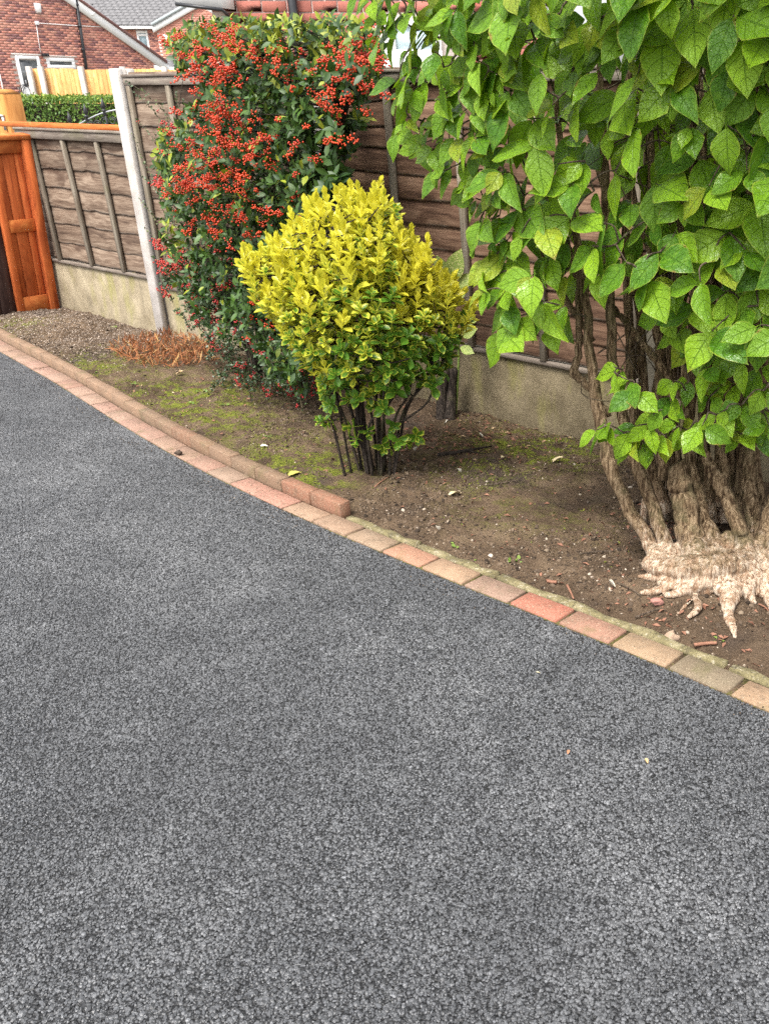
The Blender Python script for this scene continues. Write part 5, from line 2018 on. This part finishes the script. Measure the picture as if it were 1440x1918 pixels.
ro.modifiers.clear()
bpy.data.objects.remove(gse)
ro.data = me2
child(ro, ps)
# loose pale root piece on the soil
pth = smooth_path([gz_(1300, 1125, .012), gz_(1307, 1140, .014), gz_(1303, 1152, .013), gz_(1288, 1162, .010)], 12)
child(MB().tube(pth, [.010, .013, .012, .006], 9, ridge=.15, jit=.04).build('root_piece', M['bark'], smooth=True), ps)

# leaves
PH = [(0, .07), (.08, .38), (.2, .74), (.35, .97), (.48, 1), (.64, .84), (.79, .52), (.91, .20), (1, .015)]
LT = [leaf_tmpl(4, 7, PH, (.30, .36, .33, .38, .28, .34)[k], (.06, .16, .10, .05, .22, .12)[k], (.10, .24, .05, .16, .32, -.03)[k], (.02, .035, .015, .04, .02, .03)[k], k, .03) for k in range(6)]
LM = []
for k in range(6):
    for yy in range(2):
        b = MB()
        place_leaves(b, LT[k], [(0, 1, 0)], [(0, 0, 1)], [(0, 0, 0)], [1.0], [(.15 + .11 * k) if not yy else .97])
        b.tube([(0, -.16, .03), (0, -.07, .01), (0, .03, 0)], [.014, .011], 4, cap=False)
        LM.append(b.data('leaf', M['leaf'], True))
CROWN = [(668, -70), (672, 20), (700, 60), (735, 75), (770, 110), (745, 150), (738, 200), (742, 262), (775, 250), (812, 300), (815, 322), (850, 320), (868, 350), (905, 400), (890, 440), (935, 480), (900, 500), (895, 540),
         (940, 560), (950, 600), (935, 630), (985, 600), (1010, 620), (1060, 600), (1090, 520), (1130, 530), (1180, 500), (1215, 545), (1250, 525), (1290, 590), (1330, 630), (1380, 600), (1440, 640), (1520, 690), (1560, -80)]
GAPS = [([(1010, 250), (1060, 215), (1135, 240), (1150, 300), (1110, 330), (1090, 400), (1150, 430), (1150, 480), (1080, 490), (1010, 440), (990, 330)], .22),
        ([(1180, 150), (1230, 160), (1270, 200), (1240, 290), (1180, 260)], .3), ([(1345, 330), (1440, 320), (1440, 480), (1370, 460)], .25),
        ([(1230, 270), (1340, 290), (1345, 350), (1240, 360)], .4), ([(1000, 480), (1090, 500), (1080, 590), (1020, 560)], .5), ([(1180, 560), (1300, 590), (1300, 640), (1180, 640)], .25)]


def gap(x, y):
    for P, q in GAPS:
        if in_poly(x, y, P):
            return q
    return 1.0


def front_dist(x, y):
    """how far from the camera the leafy face of the crown stands"""
    return dB - .28 - .35 * np.clip((x - 1000) / 440, -1.0, 1) * .8 + .38 * np.clip((1000 - x) / 320, 0, 1) - .12 * np.clip((250 - y) / 300, -.6, 1)


nodes = []
for rep in range(12000):
    x, y = random.uniform(665, 1540), random.uniform(-75, 725)
    if not in_poly(x, y, CROWN) or random.random() > gap(x, y):
        continue
    sp_ = 43 if x > 960 else 25
    if all((x - a[0]) ** 2 + (y - a[1]) ** 2 > sp_ ** 2 for a in nodes):
        nodes.append((x, y, 0))
inner = []
for rep in range(6000):
    x, y = random.uniform(700, 1540), random.uniform(-75, 600)
    if not in_poly(x, y, CROWN) or random.random() > gap(x, y) * .8:
        continue
    if all((x - a[0]) ** 2 + (y - a[1]) ** 2 > 52 ** 2 for a in inner):
        inner.append((x, y, 1))
low = [(1165, 695, 0), (1180, 715, 0), (1190, 735, 0), (1130, 795, 2), (1118, 808, 2), (1140, 800, 2), (1195, 800, 2), (1180, 812, 2), (1225, 785, 2), (1240, 770, 2), (1255, 745, 2), (1262, 715, 2), (1270, 800, 2), (1300, 790, 2),
       (1315, 800, 0), (1345, 795, 2), (1330, 745, 2), (1350, 720, 2), (1390, 760, 0), (1405, 775, 0), (1385, 815, 2), (1420, 812, 2), (1430, 770, 0), (1290, 715, 2), (1205, 835, 2), (1430, 735, 2), (1245, 820, 2), (1222, 820, 2), (1150, 700, 2), (1185, 825, 2), (1215, 800, 2), (1290, 810, 2), (1440, 800, 2), (1405, 740, 2), (1360, 770, 2), (1345, 660, 0), (1420, 690, 0), (1440, 640, 0), (1300, 640, 0), (1270, 620, 0), (1390, 680, 0), (1320, 690, 0), (1375, 720, 0), (1440, 720, 0), (1400, 650, 0), (1240, 590, 0), (1345, 780, 2), (1275, 760, 2)]
tw = MB()
cnt = 0
fol = MB()
faL = [[] for _ in LT]
allnodes = nodes + low + inner
leaf_rec = []
node_p = []
for (x, y, kind) in allnodes:
    if kind == 1:
        d = front_dist(x, y) + random.uniform(.18, .62)
    elif (x, y, kind) in low:
        d = dB - random.uniform(.10, .26)
    else:
        d = front_dist(x, y) + random.uniform(-.06, .12)
    p = rp(x, y, d)
    vq = p @ NN
    if vq > FD - .06 and p[2] < 1.75:
        p = p - NN * (vq - FD + .06 + random.random() * .08)
    # outward from the axis of the shrub
    ax0 = np.array([tb[0] + .12, tb[1] + .12, p[2]])
    out = unit(unit((p - ax0) * [1, 1, .6]) * .55 + np.array([-.22, -.75, .0]) + rng.normal(0, .22, 3))
    side = np.cross(out, [0, 0, 1])
    small_ = 1.0 if x > 940 else .72
    base = random.choice((random.uniform(.085, .12), random.uniform(.11, .15), random.uniform(.135, .165))) * small_
    if kind == 2:
        base = random.uniform(.072, .100)
    if (x, y, kind) in low and kind == 0:
        base = random.uniform(.095, .12)
    k = 2 if random.random() < .62 else (3 if random.random() < .6 else 1)
    th0 = random.gauss(0, .42)
    for j in range(k):
        spl = (-.80, .80, .05)[j] if k > 1 else 0
        ang = spl + th0 + random.gauss(0, .16)
        dn = unit(np.array([0, 0, -1]) * max(.15, math.cos(ang)) + side * math.sin(ang) + out * random.uniform(.10, .75))
        nr_ = unit(out * random.uniform(.45, 1.0) + np.array([0, 0, random.uniform(.35, 1.1)]) + side * (random.gauss(0, .25) - .35 * math.sin(ang)))
        L_ = base * (1.0 if j < 2 else .62) * random.uniform(.88, 1.1)
        pj = p + side * .012 * math.sin(ang) + (out * .012 if j == 2 else 0)
        yel = random.random() < (.07 if x > 960 else .12)
        leaf_rec.append((kind == 1, d, pj, dn, nr_, L_, yel))
    node_p.append((p, kind))
# twigs: every leaf node joins the nearest wood already grown, so the sprays branch
node_p.sort(key=lambda r_: float(np.min(np.linalg.norm(STA - r_[0], axis=1))))
WOOD = np.zeros((len(STA) + 12 * len(node_p), 3))
WOOD[:len(STA)] = STA
nw = len(STA)
for p, kind in node_p:
    dist = np.linalg.norm(WOOD[:nw] - p, axis=1) + .5 * np.maximum(0, p[2] - .05 - WOOD[:nw, 2]) * 0 + .25 * np.maximum(0, WOOD[:nw, 2] - p[2] - .15)
    q = WOOD[int(np.argmin(dist))].copy()
    if np.linalg.norm(q - p) > .02:
        m_ = (p + q) / 2 + np.array([0, 0, .03]) * min(1, np.linalg.norm(q - p) / .2) + rng.normal(0, .008, 3)
        pth = smooth_path([q, m_, p + (0, 0, .006)], 9)
        tw.tube(pth, [.0036, .0018], 5, cap=False)
        WOOD[nw:nw + 8] = pth[1:]
        nw += 8
for i in range(70):                              # bare dead twigs criss-crossing inside
    x, y = random.uniform(1150, 1420), random.uniform(160, 760)
    a = rp(x, y, dB + random.uniform(-.1, .3))
    e = a + rng.normal(0, .16, 3)
    tw.tube(smooth_path([a, (a + e) / 2 + rng.normal(0, .03, 3), e], 6), [.0028, .001], 4, cap=False)
child(tw.build('twigs', M['twig']), ps)['kind'] = 'stuff'
frontl = [r_ for r_ in leaf_rec if not r_[0]]
frontl.sort(key=lambda r_: -r_[5] / r_[1])
print('leaves', len(leaf_rec), len(frontl))
parts, rest = frontl[:300], frontl[300:] + [r_ for r_ in leaf_rec if r_[0]]
for (_, d, p, ax_, nr_, L_, yel) in parts:
    xx_ = unit(np.cross(ax_, nr_))
    nz = np.cross(xx_, ax_)
    o = obj('leaf', LM[2 * random.randrange(6) + (1 if yel else 0)], ps)
    o.matrix_local = Matrix.Translation(Vector(p - tb)) @ Matrix(((xx_[0], ax_[0], nz[0], 0), (xx_[1], ax_[1], nz[1], 0), (xx_[2], ax_[2], nz[2], 0), (0, 0, 0, 1))) @ Matrix.Scale(L_, 4)
b = MB()
for k in range(6):
    sel = [r_ for i, r_ in enumerate(rest) if i % 6 == k]
    if sel:
        place_leaves(b, LT[k], [r_[3] for r_ in sel], [r_[4] for r_ in sel], [r_[2] for r_ in sel], np.array([r_[5] for r_ in sel]),
                     np.array([.97 if r_[6] else random.random() * .85 for r_ in sel]))
# the rest of the crown: above the frame and towards the back
ex_n = 3600
Pp, Ax, Nr, Sz = [], [], [], []
for i in range(ex_n):
    a = random.uniform(0, 6.28)
    z = random.uniform(.9, 2.75)
    rr_ = .80 * math.sqrt(max(.1, 1 - ((z - 1.7) / 1.15) ** 2)) * random.uniform(.35, 1.02) ** .6
    c = np.array([tb[0] + .12 + rr_ * math.cos(a), tb[1] + .12 + rr_ * math.sin(a), z])
    ry = c - np.array([0, 0, EYE])
    w_ = ry @ _F0
    pyx, pyy = CX + FPX * (ry @ _R) / w_, CY + FPX * (ry @ _D) / w_
    if -40 < pyx < 1460 and -40 < pyy < 760 and (not in_poly(pyx, pyy, CROWN) or np.linalg.norm(ry) < dB + .25):
        continue
    if (c @ NN > FD - .05 and z < 1.7) or ((c - tb) @ NN < .0 and (z < 1.95 or random.random() < .6)):
        continue
    o_ = unit(c - np.array([tb[0] + .12, tb[1] + .12, z]))
    Pp.append(c)
    Ax.append(np.array([0, 0, -1]) + o_ * .4 + rng.normal(0, .45, 3))
    Nr.append(o_ + np.array([0, 0, .8]) + rng.normal(0, .3, 3))
    Sz.append(random.uniform(.09, .13))
place_leaves(b, LT[1], Ax, Nr, Pp, np.array(Sz), rng.random(len(Pp)) * .85)
child(b.build('foliage', M['leaf'], smooth=True), ps)['kind'] = 'stuff'

# ================================================================== SMALL THINGS ON THE GROUND
flm = []
for k in range(3):
    b = MB()
    place_leaves(b, leaf_tmpl(4, 5, PH if k else spoon, .30, .25, (.1, .3, -.2)[k], .05, 60 + k), [(0, 1, 0)], [(0, 0, 1)], [(0, 0, 0)], [1.0], [.5])
    flm.append(b.data('fallen_leaf', M['fallen'], True))
CREAM, YEL, GRN, WHT = (0.66, 0.56, 0.36), (0.55, 0.50, 0.12), (0.40, 0.46, 0.10), (0.78, 0.74, 0.64)
fallen = [(540, 893, .075, 80, YEL, 'yellow fallen leaf beside the brick kerb'),
          (840, 930, .062, 95, CREAM, 'cream fallen leaf lying on bare soil in the middle of the bed'),
          (1035, 868, .075, 85, CREAM, 'cream fallen leaf on moss nearest the large shrub stems'),
          (938, 860, .042, 100, CREAM, 'small pale fallen leaf between the broken branch and the cream leaf'),
          (488, 838, .035, 100, WHT, 'whitish fallen leaf on soil left of the yellow bush'),
          (618, 833, .030, 60, YEL, 'small yellow leaf on the soil left of the yellow bush stems'),
          (1022, 806, .045, 95, CREAM, 'beige fallen leaf at the foot of the long gravel board'),
          (330, 703, .05, 85, (0.5, 0.35, 0.2), 'tan fallen leaf on the soil below the dried clump'),
          (1186, 1105, .03, 0, WHT, None)]
for x, y, sz, an, col, lb in fallen[:8]:
    p = soil_at(x, y)
    o = obj('fallen_leaf', flm[random.randrange(3)], None, p + (0, 0, .008), rad(-an + 37 + random.uniform(-20, 20)), col)
    o.rotation_euler.x = random.uniform(-.15, .15)
    o.rotation_euler.y = random.uniform(-.25, .25)
    o.scale = (sz, sz, sz)
    tag(o, lb, 'leaf')
pet = [(822, 996, 'white petal alone on the open soil near the block edging'), (863, 887, 'white petal on soil below the cream leaves'), (1152, 1103, 'white petal on soil left of the pale roots'),
       (777, 847, 'white petal just right of the yellow bush stems'), (757, 866, 'tiny white petal touching the right foot of the yellow bush'), (650, 866, 'tiny white petal left of the yellow bush stems'),
       (832, 796, 'white petal in front of the cut dark laurel trunk'), (722, 878, 'tiny white petal among the yellow bush stems'), (520, 884, 'small pale petal behind the brick kerb near the yellow fallen leaf'),
       (905, 820, 'pale petal on red leaf litter near the gravel board')]
pm = MB()
place_leaves(pm, leaf_tmpl(2, 4, spoon, .38, .4, -.35, .03, 77), [(0, 1, 0)], [(0, 0, 1)], [(0, 0, 0)], [1.0], [.5])
pm = pm.data('petal', M['fallen'], True)
for x, y, lb in pet:
    o = obj('petal', pm, None, soil_at(x, y) + (0, 0, .006), random.random() * 6, WHT)
    s_ = random.uniform(.026, .034) if 'tiny' not in lb else .018
    o.scale = (s_, s_, s_)
    o.rotation_euler.x = random.uniform(.2, .7)
    tag(o, lb, 'petal')


def stick(px, r_, mat, label, cat='twig', z=.006, name='twig', fork=None):
    pts = [soil_at(x, y) + (0, 0, z + random.uniform(0, .004)) for x, y in px]
    root = pts[0]
    b = MB().tube([p - root for p in smooth_path(pts, 14)], r_, 7, ridge=.15, jit=.06)
    if fork:
        f = [soil_at(x, y) + (0, 0, z) - root for x, y in fork]
        b.tube(smooth_path(f, 8), [r_[-1] * .8, r_[-1] * .4], 6, jit=.05)
    o = b.build(name, M[mat], loc=root, smooth=True)
    return tag(o, label, cat)


stick([(820, 856), (850, 852), (885, 846), (920, 840)], [.009, .010, .007, .004], 'dark_stem', 'dark broken branch lying on the soil between the two bushes', 'branch', .01, 'broken_branch', [(880, 848), (900, 853), (915, 852)])
stick([(912, 912), (940, 908), (975, 902)], [.003, .003, .002], 'twig', 'thin dark twig on bare soil above the cream leaf')
stick([(1085, 1041), (1120, 1037), (1152, 1035)], [.003, .003, .002], 'twig', 'thin straight twig on the soil left of the shrub base')
stick([(1024, 1092), (1033, 1093), (1042, 1094)], [.006, .006], 'litter', 'short reddish stick on soil near the block edging', 'stick')
stick([(1062, 1100), (1068, 1112), (1074, 1125)], [.004, .003], 'litter', 'reddish twig pointing at the red block of the edging')
stick([(1190, 1160), (1230, 1146), (1248, 1148)], [.004, .003, .002], 'twig', 'pale brown twig in front of the peeled roots')
stick([(1300, 1212), (1325, 1210), (1342, 1208)], [.006, .005], 'litter', 'reddish stick by the sunken edging below the loose root piece', 'stick')
stick([(1155, 1095), (1185, 1110), (1200, 1120)], [.0025, .002], 'twig', 'thin twig leaning from the white petal to the roots')
stick([(702, 915), (715, 905), (728, 896)], [.003, .002], 'litter', 'curved straw coloured twig in front of the yellow bush')
stick([(1420, 1135), (1432, 1142), (1440, 1150)], [.003, .002], 'litter', 'reddish rootlet on the soil at the right of the roots', 'rootlet')
pb2 = soil_at(1229, 1133)


def stone(loc_, r_, col, label, name='stone', sq=.7, seed=0):
    rs_ = np.random.default_rng(seed)
    V = IV2 * (1 + .24 * rs_.normal(size=(len(IV2), 1))) * [r_, r_ * .8, r_ * sq]
    o = MB().add(V, IF2).build(name, M['brick'], loc=loc_, color=col)
    return tag(o, label, 'stone')


stone(pb2 + (0, 0, .012), .020, (0.42, 0.20, 0.16), 'small pinkish stone in front of the peeled roots', seed=1)
g_ = gp(335, 851, .012)
stone(g_ + (0, 0, .008), .016, (0.06, 0.045, 0.03), 'dark pebble lying on the buff block edging', seed=2)
stone(soil_at(1258, 1192) + (0, 0, -.004), .026, (0.36, 0.26, 0.18), 'tan stone half buried by the sunken edging', seed=3)

for x, y, sz, lb, cc in ((1208, 1421, .016, 'tan leaf fragment lying alone on the tarmac', (0.45, 0.28, 0.14)), (1065, 1405, .014, 'reddish leaf fragment on the tarmac left of the tan one', (0.30, 0.10, 0.06)),
                     (1004, 1259, .012, 'pale leaf fragment on the tarmac near the red paving block', (0.5, 0.45, 0.3))):
    o = obj('leaf_fragment', flm[1], None, gp(x, y, .010), random.random() * 6, cc)
    o.scale = (sz, sz, sz)
    tag(o, lb, 'leaf')
b = sheet(None, 0.8, 6.5, lambda s: float(kv(s)) - .10, lambda s: float(kv(s)) + .10, 0.05, lambda s, v: max(0.02, min(1, 1.2 * float(fbm(np.array(s * 4.0), np.array(v * 9.0), 3)) + .12)))
bd_ = b.data('spilled_soil', None)
bd_.transform(Matrix.Translation((0, 0, .008)))
scatter('spilled_soil', bd_, M['crumb'], 2600, 0.0012, 0.0034, 0.7, 1, seed=15, attr='tint', tilt=1.0)

# leaf litter, moss tufts, weeds
Ax, Nr, Pp, Sz, Ti = [], [], [], [], []
for cx_, cy_, sx_, sy_, n in ((900, 815, 70, 28, 330), (1050, 800, 60, 20, 130), (560, 700, 60, 40, 160), (420, 700, 50, 25, 90), (820, 830, 40, 20, 90), (700, 840, 200, 60, 160), (1000, 1000, 160, 60, 160), (1250, 1150, 120, 50, 200),
                              (300, 740, 120, 50, 140), (1250, 985, 40, 20, 80), (1370, 1000, 60, 30, 120)):
    for i in range(n):
        x, y = random.gauss(cx_, sx_), random.gauss(cy_, sy_)
        p = gp(x, y)
        s, v = p @ T, p @ NN
        if not (kv(s) + .18 < v < FD - .01):
            continue
        p = soil_at(x, y)
        Pp.append(p + (0, 0, .004))
        Ax.append(rng.normal(size=3) * [1, 1, .25])
        Nr.append(np.array([0, 0, 1]) + rng.normal(0, .4, 3))
        Sz.append(random.uniform(.010, .032))
        Ti.append(random.random() if cy_ < 830 else random.random() * .8)
b = MB()
place_leaves(b, leaf_tmpl(2, 2, OV, .22, .3, .2), Ax, Nr, Pp, np.array(Sz), np.array(Ti))
b.build('leaf_litter', M['litter'])['kind'] = 'stuff'
Ax, Nr, Pp, Sz = [], [], [], []
mf = moss.ravel()
pr_ = mf / mf.sum()
ids = rng.choice(len(mf), 9000, p=pr_)
for i in ids:
    x, y = X.ravel()[i], Y.ravel()[i]
    if fbm(np.array(x * 9), np.array(y * 9), 3) < .02:
        continue
    x += random.uniform(-.008, .008)
    y += random.uniform(-.008, .008)
    Pp.append((x, y, soil_z(x, y) - .001))
    Ax.append(rng.normal(0, .8, 3) + (0, 0, .8))
    Nr.append(rng.normal(size=3))
    Sz.append(random.uniform(.005, .013))
b = MB()
place_leaves(b, leaf_tmpl(2, 2, OV, .35, .2, .2), Ax, Nr, Pp, np.array(Sz), rng.random(len(Pp)))
b.build('moss', M['moss'])['kind'] = 'stuff'
Ax, Nr, Pp, Sz = [], [], [], []
for (x, y, n) in ((962, 1054, 6), (380, 735, 8), (360, 755, 6), (420, 760, 6), (215, 612, 6), (150, 690, 6), (640, 1000, 3), (850, 1025, 5), (335, 730, 7), (250, 720, 6), (470, 770, 5), (500, 820, 4), (180, 700, 5), (885, 1062, 5), (1340, 1205, 4)):
    c = soil_at(x, y)
    for i in range(n):
        Pp.append(c + rng.normal(0, .014, 3) * [1, 1, 0] + (0, 0, .004))
        Ax.append(rng.normal(size=3) * [1, 1, .2] + (0, 0, .3))
        Nr.append(np.array([0, 0, 1]) + rng.normal(0, .3, 3))
        Sz.append(random.uniform(.010, .020))
b = MB()
place_leaves(b, leaf_tmpl(2, 3, spoon, .42, .1, .1), Ax, Nr, Pp, np.array(Sz), rng.random(len(Pp)))
b.build('weeds', M['weed'])['kind'] = 'stuff'
